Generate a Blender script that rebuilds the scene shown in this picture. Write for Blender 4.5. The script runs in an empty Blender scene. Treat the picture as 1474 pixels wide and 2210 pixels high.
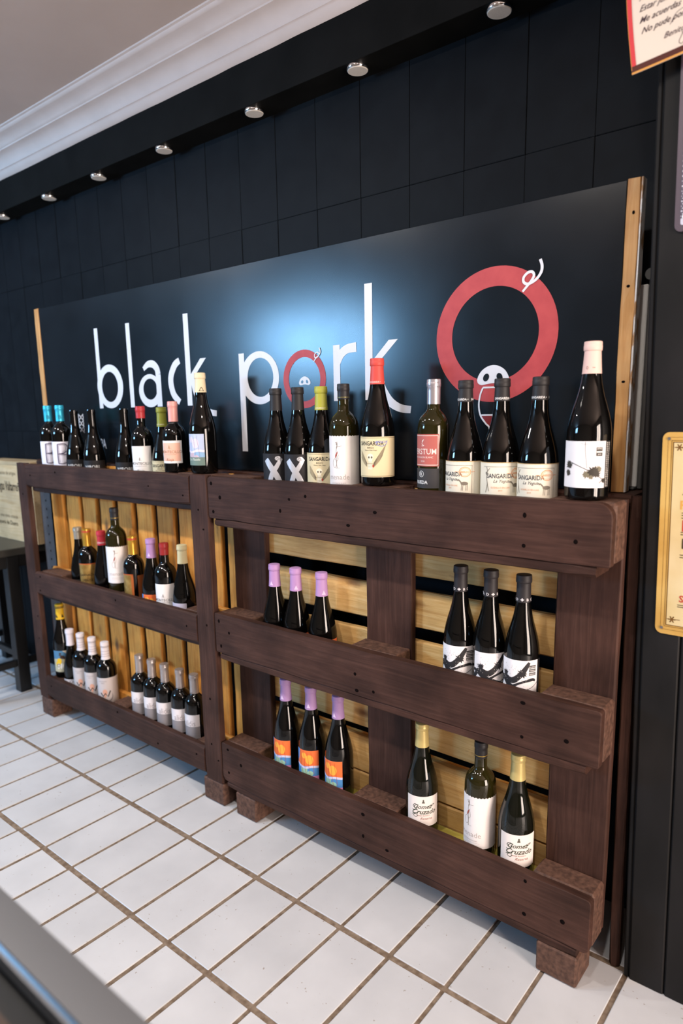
import bpy, bmesh, math, random
from mathutils import Vector, Matrix
R = math.radians
random.seed(7)
scene = bpy.context.scene
col = scene.collection
# ------------------------------------------------------------------ camera
F_PX, W_PX, H_PX = 1478.68, 1474.0, 2210.0
cam_d = bpy.data.cameras.new('camera'); cam = bpy.data.objects.new('camera', cam_d); col.objects.link(cam)
cam_d.sensor_fit = 'VERTICAL'; cam_d.sensor_height = 36.0; cam_d.lens = F_PX / H_PX * 36.0
cam_d.shift_y = 65.37 / H_PX
cam_d.clip_start = 0.02
roll, pitch, yaw = -0.01851061, -0.18841433, 0.69193827
fw = Vector((-math.sin(yaw) * math.cos(pitch), math.cos(yaw) * math.cos(pitch), math.sin(pitch)))
r0 = Vector((math.cos(yaw), math.sin(yaw), 0)); u0 = r0.cross(fw)
rt = math.cos(roll) * r0 + math.sin(roll) * u0; up = -math.sin(roll) * r0 + math.cos(roll) * u0
m = Matrix((rt, up, -fw)).transposed().to_4x4(); m.translation = (1.62717654, -1.33365415, 1.2793313)
cam.matrix_world = m
cam_d.dof.use_dof = True; cam_d.dof.focus_distance = 1.75; cam_d.dof.aperture_fstop = 2.4
scene.camera = cam
# ------------------------------------------------------------------ world, daylight, exposure
scene.view_settings.view_transform = 'Standard'; scene.view_settings.look = 'None'
scene.view_settings.exposure = -0.2; scene.view_settings.gamma = 1.0
scene.view_settings.use_curve_mapping = False
wd = bpy.data.worlds.new('world'); scene.world = wd; wd.use_nodes = True
wd.node_tree.nodes['Background'].inputs[0].default_value = (0.75, 0.85, 1.0, 1)
wd.node_tree.nodes['Background'].inputs[1].default_value = 1.2

def area(name, loc, target, sx, sy, power, color):
    l = bpy.data.lights.new(name, 'AREA'); l.shape = 'RECTANGLE'; l.size = sx; l.size_y = sy
    l.energy = power; l.color = color
    o = bpy.data.objects.new(name, l); col.objects.link(o); o.location = loc
    o.rotation_euler = (Vector(target) - Vector(loc)).to_track_quat('-Z', 'Y').to_euler()
    return o
# daylight entering through the front window and the street door (each sits in its opening)
area('window_daylight', (-3.1, -3.72, 1.97), (-2.95, 0, 1.80), 1.55, .55, 200, (0.27, 0.60, 1.0))
area('door_daylight', (4.05, -1.05, 1.12), (0, -1.05, 1.0), 1.0, 2.0, 200, (1.0, 0.82, 0.70))

# ------------------------------------------------------------------ materials
MATS = {}
def hexlin(h):
    v = [int(h[i:i + 2], 16) / 255 for i in (0, 2, 4)]
    return tuple(c / 12.92 if c <= 0.04045 else ((c + 0.055) / 1.055) ** 2.4 for c in v)
def base_mat(name):
    m = bpy.data.materials.new(name); m.use_nodes = True
    return m, m.node_tree.nodes, m.node_tree.links, m.node_tree.nodes['Principled BSDF']
def plain(name, color, rough=0.5, metal=0.0, spec=0.5, coat=0.0):
    if name in MATS: return MATS[name]
    m, N, L, b = base_mat(name)
    b.inputs['Base Color'].default_value = (*color, 1); b.inputs['Roughness'].default_value = rough
    b.inputs['Metallic'].default_value = metal; b.inputs['Specular IOR Level'].default_value = spec
    b.inputs['Coat Weight'].default_value = coat
    MATS[name] = m; return m
def ink(h, rough=0.6):
    return plain('print_' + h + ('' if rough == .6 else '_%d' % (rough * 100)), hexlin(h), rough, 0, 0.3)
def noise_mat(name, c1, c2, scale=8, rough=0.5, bump=0.05, spec=0.5, rnd=0.0, stretch=(1, 1, 1), detail=6, metal=0, lo=.35, hi=.68, rough_var=0.0, speck=None):
    if name in MATS: return MATS[name]
    m, N, L, b = base_mat(name)
    tc = N.new('ShaderNodeTexCoord'); mp = N.new('ShaderNodeMapping'); mp.inputs['Scale'].default_value = stretch
    oi = N.new('ShaderNodeObjectInfo'); ad = N.new('ShaderNodeVectorMath'); ad.operation = 'ADD'
    sc = N.new('ShaderNodeVectorMath'); sc.operation = 'SCALE'; sc.inputs[0].default_value = (17, 31, 23)
    L.new(oi.outputs['Random'], sc.inputs['Scale']); L.new(tc.outputs['Object'], ad.inputs[0]); L.new(sc.outputs[0], ad.inputs[1])
    L.new(ad.outputs[0], mp.inputs['Vector'])
    n = N.new('ShaderNodeTexNoise'); n.inputs['Scale'].default_value = scale; n.inputs['Detail'].default_value = detail
    L.new(mp.outputs[0], n.inputs['Vector'])
    rp = N.new('ShaderNodeValToRGB'); rp.color_ramp.elements[0].position = lo; rp.color_ramp.elements[1].position = hi
    rp.color_ramp.elements[0].color = (*c1, 1); rp.color_ramp.elements[1].color = (*c2, 1)
    L.new(n.outputs['Fac'], rp.inputs[0]); out = rp.outputs[0]
    if speck:
        n2 = N.new('ShaderNodeTexNoise'); n2.inputs['Scale'].default_value = speck[1]; n2.inputs['Detail'].default_value = 2
        L.new(ad.outputs[0], n2.inputs['Vector'])
        r2 = N.new('ShaderNodeValToRGB'); r2.color_ramp.elements[0].position = speck[2]; r2.color_ramp.elements[1].position = speck[2] + .03
        L.new(n2.outputs['Fac'], r2.inputs[0])
        mx = N.new('ShaderNodeMixRGB'); L.new(r2.outputs[0], mx.inputs[0]); L.new(out, mx.inputs[1]); mx.inputs[2].default_value = (*speck[0], 1); out = mx.outputs[0]
    if rnd:
        hv = N.new('ShaderNodeHueSaturation'); mr = N.new('ShaderNodeMapRange'); mr.inputs['To Min'].default_value = 1 - rnd; mr.inputs['To Max'].default_value = 1 + rnd * .5
        L.new(oi.outputs['Random'], mr.inputs['Value']); L.new(mr.outputs[0], hv.inputs['Value']); L.new(out, hv.inputs['Color']); out = hv.outputs[0]
    L.new(out, b.inputs['Base Color'])
    b.inputs['Roughness'].default_value = rough; b.inputs['Specular IOR Level'].default_value = spec; b.inputs['Metallic'].default_value = metal
    if rough_var:
        mr2 = N.new('ShaderNodeMapRange'); mr2.inputs['To Min'].default_value = rough - rough_var; mr2.inputs['To Max'].default_value = rough + rough_var
        L.new(n.outputs['Fac'], mr2.inputs['Value']); L.new(mr2.outputs[0], b.inputs['Roughness'])
    if bump:
        bp = N.new('ShaderNodeBump'); bp.inputs['Strength'].default_value = bump; bp.inputs['Distance'].default_value = 0.004
        L.new(n.outputs['Fac'], bp.inputs['Height']); L.new(bp.outputs[0], b.inputs['Normal'])
    MATS[name] = m; return m
def wood(name, dark, mid, light, axis, rough=0.6, knots=None, rnd=0.2, blotch=0.35, spec=0.35, grain=1.0, scuff=None):
    """wood with grain running along the given local axis"""
    if name in MATS: return MATS[name]
    m, N, L, b = base_mat(name)
    tc = N.new('ShaderNodeTexCoord'); oi = N.new('ShaderNodeObjectInfo')
    sc = N.new('ShaderNodeVectorMath'); sc.operation = 'SCALE'; sc.inputs[0].default_value = (13, 29, 19); L.new(oi.outputs['Random'], sc.inputs['Scale'])
    ad = N.new('ShaderNodeVectorMath'); ad.operation = 'ADD'; L.new(tc.outputs['Object'], ad.inputs[0]); L.new(sc.outputs[0], ad.inputs[1])
    mp = N.new('ShaderNodeMapping'); mp.inputs['Scale'].default_value = {'X': (1.2, 22, 22), 'Y': (22, 1.2, 22), 'Z': (22, 22, 1.2)}[axis]
    L.new(ad.outputs[0], mp.inputs[0])
    n = N.new('ShaderNodeTexNoise'); n.inputs['Scale'].default_value = 4.0; n.inputs['Detail'].default_value = 9; n.inputs['Roughness'].default_value = .62; n.inputs['Distortion'].default_value = 1.1
    L.new(mp.outputs[0], n.inputs['Vector'])
    rp = N.new('ShaderNodeValToRGB'); e = rp.color_ramp.elements; e[0].position = .3; e[0].color = (*dark, 1); e[1].position = .72; e[1].color = (*light, 1)
    k = e.new(.5); k.color = (*mid, 1)
    L.new(n.outputs['Fac'], rp.inputs[0]); out = rp.outputs[0]
    n2 = N.new('ShaderNodeTexNoise'); n2.inputs['Scale'].default_value = 7; n2.inputs['Detail'].default_value = 4; L.new(ad.outputs[0], n2.inputs['Vector'])
    mr = N.new('ShaderNodeMapRange'); mr.inputs['From Min'].default_value = .35; mr.inputs['From Max'].default_value = .65; mr.inputs['To Min'].default_value = 1 - blotch; mr.inputs['To Max'].default_value = 1 + blotch * .4
    L.new(n2.outputs['Fac'], mr.inputs['Value'])
    mr3 = N.new('ShaderNodeMapRange'); mr3.inputs['To Min'].default_value = 1 - rnd; mr3.inputs['To Max'].default_value = 1 + rnd * .4; L.new(oi.outputs['Random'], mr3.inputs['Value'])
    mu = N.new('ShaderNodeMath'); mu.operation = 'MULTIPLY'; L.new(mr.outputs[0], mu.inputs[0]); L.new(mr3.outputs[0], mu.inputs[1])
    hv = N.new('ShaderNodeHueSaturation'); L.new(mu.outputs[0], hv.inputs['Value']); L.new(out, hv.inputs['Color']); out = hv.outputs[0]
    if scuff:
        ms = N.new('ShaderNodeMapping'); ms.inputs['Scale'].default_value = {'X': (3, 10, 10), 'Y': (10, 3, 10), 'Z': (10, 10, 3)}[axis]; L.new(ad.outputs[0], ms.inputs[0])
        n3 = N.new('ShaderNodeTexNoise'); n3.inputs['Scale'].default_value = 3.2; n3.inputs['Detail'].default_value = 10; n3.inputs['Roughness'].default_value = .72; L.new(ms.outputs[0], n3.inputs['Vector'])
        r3 = N.new('ShaderNodeValToRGB'); r3.color_ramp.elements[0].position = .60; r3.color_ramp.elements[0].color = (0, 0, 0, 1); r3.color_ramp.elements[1].position = .74; r3.color_ramp.elements[1].color = (.8, .8, .8, 1)
        L.new(n3.outputs['Fac'], r3.inputs[0])
        mx3 = N.new('ShaderNodeMixRGB'); L.new(r3.outputs[0], mx3.inputs[0]); L.new(out, mx3.inputs[1]); mx3.inputs[2].default_value = (*scuff, 1); out = mx3.outputs[0]
    if knots:
        mk = N.new('ShaderNodeMapping'); mk.inputs['Scale'].default_value = {'X': (4, 4, 9), 'Y': (9, 4, 9), 'Z': (9, 4, 4)}[axis]; L.new(ad.outputs[0], mk.inputs[0])
        vo = N.new('ShaderNodeTexVoronoi'); vo.inputs['Scale'].default_value = 1.0; L.new(mk.outputs[0], vo.inputs['Vector'])
        r2 = N.new('ShaderNodeValToRGB'); r2.color_ramp.elements[0].position = .05; r2.color_ramp.elements[0].color = (1, 1, 1, 1); r2.color_ramp.elements[1].position = .17; r2.color_ramp.elements[1].color = (0, 0, 0, 1)
        L.new(vo.outputs['Distance'], r2.inputs[0])
        mx = N.new('ShaderNodeMixRGB'); L.new(r2.outputs[0], mx.inputs[0]); L.new(out, mx.inputs[1]); mx.inputs[2].default_value = (*knots, 1); out = mx.outputs[0]
    L.new(out, b.inputs['Base Color']); b.inputs['Roughness'].default_value = rough; b.inputs['Specular IOR Level'].default_value = spec
    bp = N.new('ShaderNodeBump'); bp.inputs['Strength'].default_value = .35 * grain; bp.inputs['Distance'].default_value = .002; L.new(n.outputs['Fac'], bp.inputs['Height']); L.new(bp.outputs[0], b.inputs['Normal'])
    MATS[name] = m; return m
def bwood(ax): return wood('stained_brown_wood_' + ax, (.040, .0180, .0130), (.058, .0268, .0193), (.082, .039, .0285), ax, rough=.6, rnd=.18, blotch=.4, spec=.16)
def lwood(ax): return wood('raw_pine_' + ax, (.60, .215, .036), (.80, .345, .064), (.88, .44, .105), ax, rough=.62, knots=(.17, .075, .03), rnd=.22, blotch=.22, spec=.3, scuff=(.16, .075, .025))
M_END = noise_mat('stained_end_grain', (.060, .030, .021), (.135, .069, .047), 90, .65, .3, .3)
M_NAIL = plain('nail_hole_dark', (.006, .004, .004), .9, 0, .02)
M_TILE = noise_mat('floor_tile_glaze', (.53, .54, .565), (.615, .625, .65), 5, .38, .02, .4, rnd=.05, speck=((.36, .32, .30), 95, .725))
M_GROUT = noise_mat('floor_grout', (.15, .105, .072), (.28, .215, .16), 60, .85, .4, .2)
M_WALL = noise_mat('black_wall_paint', (.0055, .0065, .0085), (.0082, .0098, .0122), 14, .5, .08, .07, rough_var=.05)
M_JOINT = plain('black_wall_joint', (.0035, .004, .005), .6, 0, .07)
M_SOFFIT = noise_mat('black_soffit_paint', (.005, .005, .0045), (.008, .008, .0075), 10, .6, .05, .06)
M_PILLAR = noise_mat('black_pillar_paint', (.009, .0088, .0088), (.017, .016, .0165), 9, .5, .1, .13, stretch=(1, 1, .35))
M_CEIL = noise_mat('ceiling_paint', (.56, .465, .42), (.60, .50, .455), 4, .85, .03, .2)
M_PLASTER = noise_mat('cornice_plaster', (.67, .575, .53), (.72, .62, .575), 9, .7, .04, .25)
M_SIGN = noise_mat('sign_satin_black', (.0030, .0052, .0080), (.0048, .0078, .0118), 6, .21, .02, .42, rough_var=.03)
M_CHROME = plain('chrome', (.75, .75, .76), .12, 1.0)
M_LENS = noise_mat('frosted_lens', (.80, .74, .66), (.86, .80, .72), 300, .4, .05, .4)
M_PLAINWALL = plain('plain_wall_paint', (.22, .20, .18), .8, 0, .2)
M_GLASS_DK = plain('dark_bottle_glass', (.0022, .002, .0019), .045, 0, .45)
M_GLASS_OL = plain('olive_bottle_glass', (.016, .0135, .003), .045, 0, .45)
M_BLACK = plain('black_lacquer', (.006, .006, .0065), .35, 0, .45)
M_STEEL = noise_mat('grey_blue_steel', (.055, .050, .053), (.078, .072, .076), 30, .5, .05, .4)

# ------------------------------------------------------------------ object helpers
WL = {}
def link(o, parent=None, wloc=(0, 0, 0)):
    col.objects.link(o); w = Vector(wloc); WL[o] = w
    if parent is not None:
        o.parent = parent; o.location = w - WL[parent]
    else: o.location = w
    return o
def empty(name, wloc, label=None, cat=None, group=None):
    o = bpy.data.objects.new(name, None); o.empty_display_size = .05; link(o, None, wloc)
    if label: tag(o, label, cat, group)
    return o
def tag(o, label, cat, group=None):
    o['label'] = label; o['category'] = cat
    if group: o['group'] = group
    return o
def struct(o): o['kind'] = 'structure'; return o
def mobj(name, me, mat, parent=None, wloc=(0, 0, 0)):
    if mat is not None and not me.materials: me.materials.append(mat)
    return link(bpy.data.objects.new(name, me), parent, wloc)
def pyd(name, vs, fs, smooth=False):
    me = bpy.data.meshes.new(name); me.from_pydata([tuple(v) for v in vs], [], fs); me.update()
    if smooth:
        for p in me.polygons: p.use_smooth = True
    return me
def bm2me(name, bm, smooth=False):
    bmesh.ops.recalc_face_normals(bm, faces=bm.faces)
    me = bpy.data.meshes.new(name); bm.to_mesh(me); bm.free()
    if smooth:
        for p in me.polygons: p.use_smooth = True
    return me
def box(name, x0, x1, y0, y1, z0, z1, mat, parent=None, bev=.0015):
    bm = bmesh.new(); bmesh.ops.create_cube(bm, size=1)
    for v in bm.verts: v.co = Vector((v.co.x * (x1 - x0), v.co.y * (y1 - y0), v.co.z * (z1 - z0)))
    if bev: bmesh.ops.bevel(bm, geom=bm.edges[:], offset=bev, segments=1, affect='EDGES')
    return mobj(name, bm2me(name, bm), mat, parent, ((x0 + x1) / 2, (y0 + y1) / 2, (z0 + z1) / 2))
def plank(name, x0, x1, y0, y1, z0, z1, axis, mat, parent=None, bev=.003, jit=.0012, seg=None):
    """sawn board: chamfered section swept along its length with slight unevenness"""
    lo = [x0, y0, z0]; hi = [x1, y1, z1]; c = [(a + b) / 2 for a, b in zip(lo, hi)]; d = [b - a for a, b in zip(lo, hi)]
    ai = 'XYZ'.index(axis); bi, ci = [(1, 2), (0, 2), (0, 1)][ai]
    Ln, Bw, Cw = d[ai], d[bi], d[ci]; seg = seg or max(2, int(Ln / .06))
    vs, fs = [], []
    for i in range(seg + 1):
        t = -Ln / 2 + Ln * i / seg; hb, hc = Bw / 2, Cw / 2
        k = bev * (2.2 if i in (0, seg) else 1)
        sec = [(-hb + k, -hc), (hb - k, -hc), (hb, -hc + k), (hb, hc - k), (hb - k, hc), (-hb + k, hc), (-hb, hc - k), (-hb, -hc + k)]
        for (p, q) in sec:
            v = [0, 0, 0]; v[ai] = t + (random.uniform(-1, 1) * jit * .6 if i in (0, seg) else 0)
            v[bi] = p + random.uniform(-1, 0.3) * jit * (1 if p > 0 else -1); v[ci] = q + random.uniform(-1, .3) * jit * (1 if q > 0 else -1)
            vs.append(v)
    for i in range(seg):
        for j in range(8):
            a = i * 8 + j; b = i * 8 + (j + 1) % 8; fs.append((a, b, b + 8, a + 8))
    fs.append(tuple(range(7, -1, -1))); fs.append(tuple(range(seg * 8, seg * 8 + 8)))
    me = pyd(name, vs, fs); bm = bmesh.new(); bm.from_mesh(me); bmesh.ops.recalc_face_normals(bm, faces=bm.faces); bm.to_mesh(me); bm.free()
    return mobj(name, me, mat, parent, c)
def lathe(prof, n=32):
    vs, fs = [], []
    for (r, z) in prof:
        for j in range(n):
            a = 2 * math.pi * j / n; vs.append((r * math.sin(a), -r * math.cos(a), z))
    for i in range(len(prof) - 1):
        for j in range(n):
            a = i * n + j; b = i * n + (j + 1) % n; fs.append((a, b, b + n, a + n))
    fs.append(tuple(range(n - 1, -1, -1))); fs.append(tuple(range((len(prof) - 1) * n, len(prof) * n)))
    return vs, fs
def lathe_me(name, prof, n=32):
    vs, fs = lathe(prof, n); me = pyd(name, vs, fs, True)
    me.polygons[len(me.polygons) - 1].use_smooth = False; me.polygons[len(me.polygons) - 2].use_smooth = False
    try: me.set_sharp_from_angle(angle=R(38))
    except Exception: pass
    return me

# ------------------------------------------------------------------ flat-print helpers: polygons in (s, t)
def ell(cx, cy, rx, ry, n=28, a0=0, a1=360):
    return [(cx + rx * math.cos(R(a0 + (a1 - a0) * i / n)), cy + ry * math.sin(R(a0 + (a1 - a0) * i / n))) for i in range(n if abs(a1 - a0) == 360 else n + 1)]
def rect(x0, y0, x1, y1): return [(x0, y0), (x1, y0), (x1, y1), (x0, y1)]
def ring(cx, cy, rx, ry, cx2, cy2, rx2, ry2, n=48):
    o = ell(cx, cy, rx, ry, n); i_ = ell(cx2, cy2, rx2, ry2, n)
    return [[o[k], o[(k + 1) % n], i_[(k + 1) % n], i_[k]] for k in range(n)]
def frame(x0, y0, x1, y1, w):
    return [rect(x0, y0, x1, y0 + w), rect(x0, y1 - w, x1, y1), rect(x0, y0 + w, x0 + w, y1 - w), rect(x1 - w, y0 + w, x1, y1 - w)]
def smooth_pts(pts, k=6):
    out = []
    for i in range(len(pts) - 1):
        p0 = pts[max(i - 1, 0)]; p1 = pts[i]; p2 = pts[i + 1]; p3 = pts[min(i + 2, len(pts) - 1)]
        for j in range(k):
            t = j / k
            out.append(tuple(.5 * ((2 * b) + (-a + c) * t + (2 * a - 5 * b + 4 * c - d) * t * t + (-a + 3 * b - 3 * c + d) * t ** 3) for a, b, c, d in zip(p0, p1, p2, p3)))
    out.append(tuple(pts[-1])); return out
def ribbon(pts, w, smooth=True, k=6):
    """stroke; pts may carry their own width as third value"""
    pts = [(p[0], p[1], p[2] if len(p) > 2 else w) for p in pts]
    if smooth: pts = smooth_pts(pts, k)
    L_, R_ = [], []
    for i, p in enumerate(pts):
        a = pts[max(i - 1, 0)]; b = pts[min(i + 1, len(pts) - 1)]
        dx, dy = b[0] - a[0], b[1] - a[1]; n = math.hypot(dx, dy) or 1
        L_.append((p[0] - dy / n * p[2] / 2, p[1] + dx / n * p[2] / 2)); R_.append((p[0] + dy / n * p[2] / 2, p[1] - dx / n * p[2] / 2))
    return [[L_[i], L_[i + 1], R_[i + 1], R_[i]] for i in range(len(pts) - 1)]
TXT = {}
def text(s, x, y, h, align='C', shear=0, bold=0, wide=1.0):
    """glyph outlines of the built-in font, cap height about 0.7 h"""
    key = (s, shear, bold)
    if key not in TXT:
        c = bpy.data.curves.new('t', 'FONT'); c.body = s; c.size = 1; c.shear = shear; c.offset = bold; c.resolution_u = 2
        o = bpy.data.objects.new('t', c); col.objects.link(o)
        dg = bpy.context.evaluated_depsgraph_get(); me = o.evaluated_get(dg).to_mesh()
        vs = [(v.co.x, v.co.y) for v in me.vertices]; fs = [[vs[i] for i in p.vertices] for p in me.polygons]
        o.evaluated_get(dg).to_mesh_clear(); bpy.data.objects.remove(o); bpy.data.curves.remove(c)
        TXT[key] = fs
    fs = TXT[key]
    if not fs: return []
    xs = [p[0] for f in fs for p in f]; a, b = min(xs), max(xs)
    ox = {'C': (a + b) / 2, 'L': a, 'R': b}[align]
    return [[(x + (px - ox) * h * wide, y + py * h) for px, py in f] for f in fs]
def print_bm(polys, layer=0.0, cut=None):
    bm = bmesh.new(); step = min(6e-6, 1.6e-4 / max(len(polys), 1))   # overlapping strokes never share a plane
    for p in polys:
        q = [p[0]]
        for v in p[1:]:
            if abs(v[0] - q[-1][0]) + abs(v[1] - q[-1][1]) > 1e-7: q.append(v)
        if len(q) > 2 and abs(q[0][0] - q[-1][0]) + abs(q[0][1] - q[-1][1]) < 1e-7: q.pop()
        if len(q) < 3: continue
        try: bm.faces.new([bm.verts.new((x, y, len(bm.faces) * step)) for x, y in q])
        except ValueError: pass
    big = [f for f in bm.faces if len(f.verts) > 4]
    if big: bmesh.ops.triangulate(bm, faces=big)
    if cut:
        xs = [v.co.x for v in bm.verts]
        if xs:
            k = math.ceil(min(xs) / cut); 
            while k * cut < max(xs):
                bmesh.ops.bisect_plane(bm, geom=bm.verts[:] + bm.edges[:] + bm.faces[:], plane_co=(k * cut, 0, 0), plane_no=(1, 0, 0), dist=1e-6); k += 1
    for f in bm.faces:
        f.normal_update()
        if f.normal.z < 0: f.normal_flip()
    return bm
def wrap_print(name, polys, rad, alpha, mat, parent, wloc, lift):
    """print wrapped on a cylinder; (s, t) = arc length to the viewer's right of the front, height"""
    bm = print_bm(polys, 0, .0045); rr = rad + lift
    for v in bm.verts:
        a = alpha + v.co.x / rad; z = v.co.y; q = rr + v.co.z; v.co = (q * math.sin(a), -q * math.cos(a), z)
    me = bpy.data.meshes.new(name); bm.to_mesh(me); bm.free()
    for p in me.polygons: p.use_smooth = True
    return mobj(name, me, mat, parent, wloc)
def flat_print(name, polys, mat, parent, wloc, y, shear=0.0, thick=0.0):
    """print on a vertical face looking to -Y; polygons in world (x, z)"""
    bm = print_bm(polys)
    if thick:
        r = bmesh.ops.extrude_face_region(bm, geom=bm.faces[:])
        for v in [g for g in r['geom'] if isinstance(g, bmesh.types.BMVert)]: v.co.z += thick
    w = Vector(wloc)
    for v in bm.verts:
        x, z, d = v.co.x, v.co.y, v.co.z; v.co = (x - shear * z - w.x, y - d - w.y, z - w.z)
    if thick: bmesh.ops.recalc_face_normals(bm, faces=bm.faces)
    me = bpy.data.meshes.new(name); bm.to_mesh(me); bm.free()
    return mobj(name, me, mat, parent, wloc)
# ================================================================== SETTING
WY = 0.33            # face of the back wall
CEIL = 2.40
# floor: grout bed with glazed tiles
floor = struct(box('floor', -6.2, 4.2, -3.9, .45, -.06, -.0025, M_GROUT, None, 0))
TP, TQ, TX0, TY0 = .152, .304, -1.183, -.177
def tile_mesh(jx=0, jy=0):
    bm = bmesh.new(); bmesh.ops.create_cube(bm, size=1)
    for v in bm.verts: v.co = Vector((v.co.x * (TP - .0100 + jx), v.co.y * (TQ - .0145 + jy), v.co.z * .009))
    bmesh.ops.bevel(bm, geom=[e for e in bm.edges if all(v.co.z > 0 for v in e.verts) or abs(e.verts[0].co.z - e.verts[1].co.z) > .001], offset=.0016, segments=1, affect='EDGES')
    return bm2me('tile', bm)
tile_meshes = [tile_mesh(random.uniform(-.0012, .0008), random.uniform(-.002, .001)) for _ in range(5)]
rest_v, rest_f = [], []
for i in range(-33, 35):
    for j in range(-11, 2):
        x, y = TX0 + (i + .5) * TP, TY0 + (j + .5) * TQ
        if y > .4 or y < -3.85 or x > 4.1: continue
        if -13 <= i <= 19 and j >= -4:
            o = mobj('tile', random.choice(tile_meshes), M_TILE, floor, (x + random.uniform(-.0006, .0006), y + random.uniform(-.001, .001), -.0045 + random.uniform(-.0004, .0004)))
            o.rotation_euler = (random.uniform(-.002, .002), random.uniform(-.003, .003), random.uniform(-.003, .003))
        else:
            b = len(rest_v); hx, hy = TP / 2 - .0050, TQ / 2 - .0072
            rest_v += [(x - hx, y - hy, 0), (x + hx, y - hy, 0), (x + hx, y + hy, 0), (x - hx, y + hy, 0)] + [(x - hx, y - hy, -.01), (x + hx, y - hy, -.01), (x + hx, y + hy, -.01), (x - hx, y + hy, -.01)]
            rest_f += [(b, b + 1, b + 2, b + 3)] + [(b + k, b + 4 + k, b + 4 + (k + 1) % 4, b + (k + 1) % 4) for k in range(4)]
fl = mobj('tile_field', pyd('tile_field', rest_v, rest_f), M_TILE, floor, (0, 0, 0)); fl['kind'] = 'stuff'
# back wall with painted-over wall panels
wall_back = struct(box('wall_back', -6.2, 4.2, WY + .004, WY + .14, 0, CEIL + .1, M_JOINT, None, 0))
PX0, PP = .012, .166
rows = [(0.0, .55), (.55, 1.212), (1.212, 1.875), (1.875, 2.36)]
pan = {}
for zi, (z0, z1) in enumerate(rows):
    bm = bmesh.new(); bmesh.ops.create_cube(bm, size=1)
    for v in bm.verts: v.co = Vector((v.co.x * (PP - .0007), v.co.y * .008, v.co.z * (z1 - z0 - .0008)))
    bmesh.ops.bevel(bm, geom=bm.edges[:], offset=.0011, segments=2, affect='EDGES')
    pan[zi] = bm2me('wall_panel', bm)
for c in range(-19, 9):
    for zi, (z0, z1) in enumerate(rows):
        o = mobj('wall_panel', pan[zi], M_WALL, wall_back, (PX0 + (c + .5) * PP, WY + .004 + random.uniform(-.0009, .0009), (z0 + z1) / 2))
        o.rotation_euler = (random.uniform(-.0012, .0012), 0, random.uniform(-.006, .006))
# soffit carrying the downlights
SOF_Z, SOF_Y = 2.178, .235
struct(box('trim_2', -6.2, 1.2, SOF_Y, WY + .01, SOF_Z, CEIL + .05, M_SOFFIT, None, .001))
ceiling = struct(box('ceiling', -6.2, 4.2, -3.9, .45, CEIL, CEIL + .08, M_CEIL, None, 0))
# plaster cornice
prof = [(.092, 2.402), (.094, 2.396), (.101, 2.3945), (.104, 2.3885), (.112, 2.3865), (.126, 2.3835), (.140, 2.3775), (.1500, 2.3695), (.1545, 2.3650), (.1575, 2.3640), (.1590, 2.3600), (.1640, 2.3590), (.1750, 2.3570), (.1870, 2.3520), (.1970, 2.3440), (.2040, 2.3345), (.2075, 2.3260), (.2080, 2.3235), (.2120, 2.3225), (.2150, 2.3200), (.2180, 2.3140), (.2250, 2.3060), (.2330, 2.3010), (.2360, 2.2995), (.25, 2.300)]
vs, fs = [], []; nseg = 120
for i in range(nseg + 1):
    xx = -6.2 + 10.4 * i / nseg
    for k, (y, z) in enumerate(prof):
        j = random.uniform(-.0012, .0012) if k == len(prof) - 2 else 0
        vs.append((xx, y, z + j))
P_ = len(prof)
for i in range(nseg):
    for k in range(P_ - 1): fs.append((i * P_ + k, (i + 1) * P_ + k, (i + 1) * P_ + k + 1, i * P_ + k + 1))
me = pyd('trim_1', vs, fs, True); me.set_sharp_from_angle(angle=R(50)); struct(mobj('trim_1', me, M_PLASTER))
# right-hand black pilaster wall, slightly out of plumb, boarded
PIL_Y, LEAN = .105, .025
wall_right = None
def leaning_board(name, xa, xb, y0, y1, z0, z1, mat, parent, bev=.003, seg=10):
    vs, fs = [], []
    for i in range(seg + 1):
        z = z0 + (z1 - z0) * i / seg; s = -LEAN * z
        for (x, y) in [(xa + bev, y0), (xb - bev, y0), (xb, y0 + bev), (xb, y1), (xa, y1), (xa, y0 + bev)]: vs.append((x + s, y, z))
    for i in range(seg):
        for k in range(6): a = i * 6 + k; b = i * 6 + (k + 1) % 6; fs.append((a, b, b + 6, a + 6))
    fs.append(tuple(range(5, -1, -1))); fs.append(tuple(range(seg * 6, seg * 6 + 6)))
    return mobj(name, pyd(name, vs, fs), mat, parent, (0, 0, 0))
wall_right = struct(leaning_board('wall_right', 1.2475, 2.6, PIL_Y + .006, .34, 0, 2.42, M_JOINT, None, .001))
for (a, b, d) in [(1.2465, 1.2575, .004), (1.259, 1.331, 0), (1.3335, 1.425, 0), (1.4275, 1.515, .0005), (1.5175, 1.61, 0), (1.6125, 1.70, 0), (1.7025, 1.79, 0), (1.7925, 1.88, 0), (1.8825, 1.98, 0), (1.9825, 2.08, 0), (2.0825, 2.6, 0)]:
    leaning_board('board', a, b, PIL_Y + d, PIL_Y + .02, .002, 2.41, M_PILLAR, wall_right)
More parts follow.
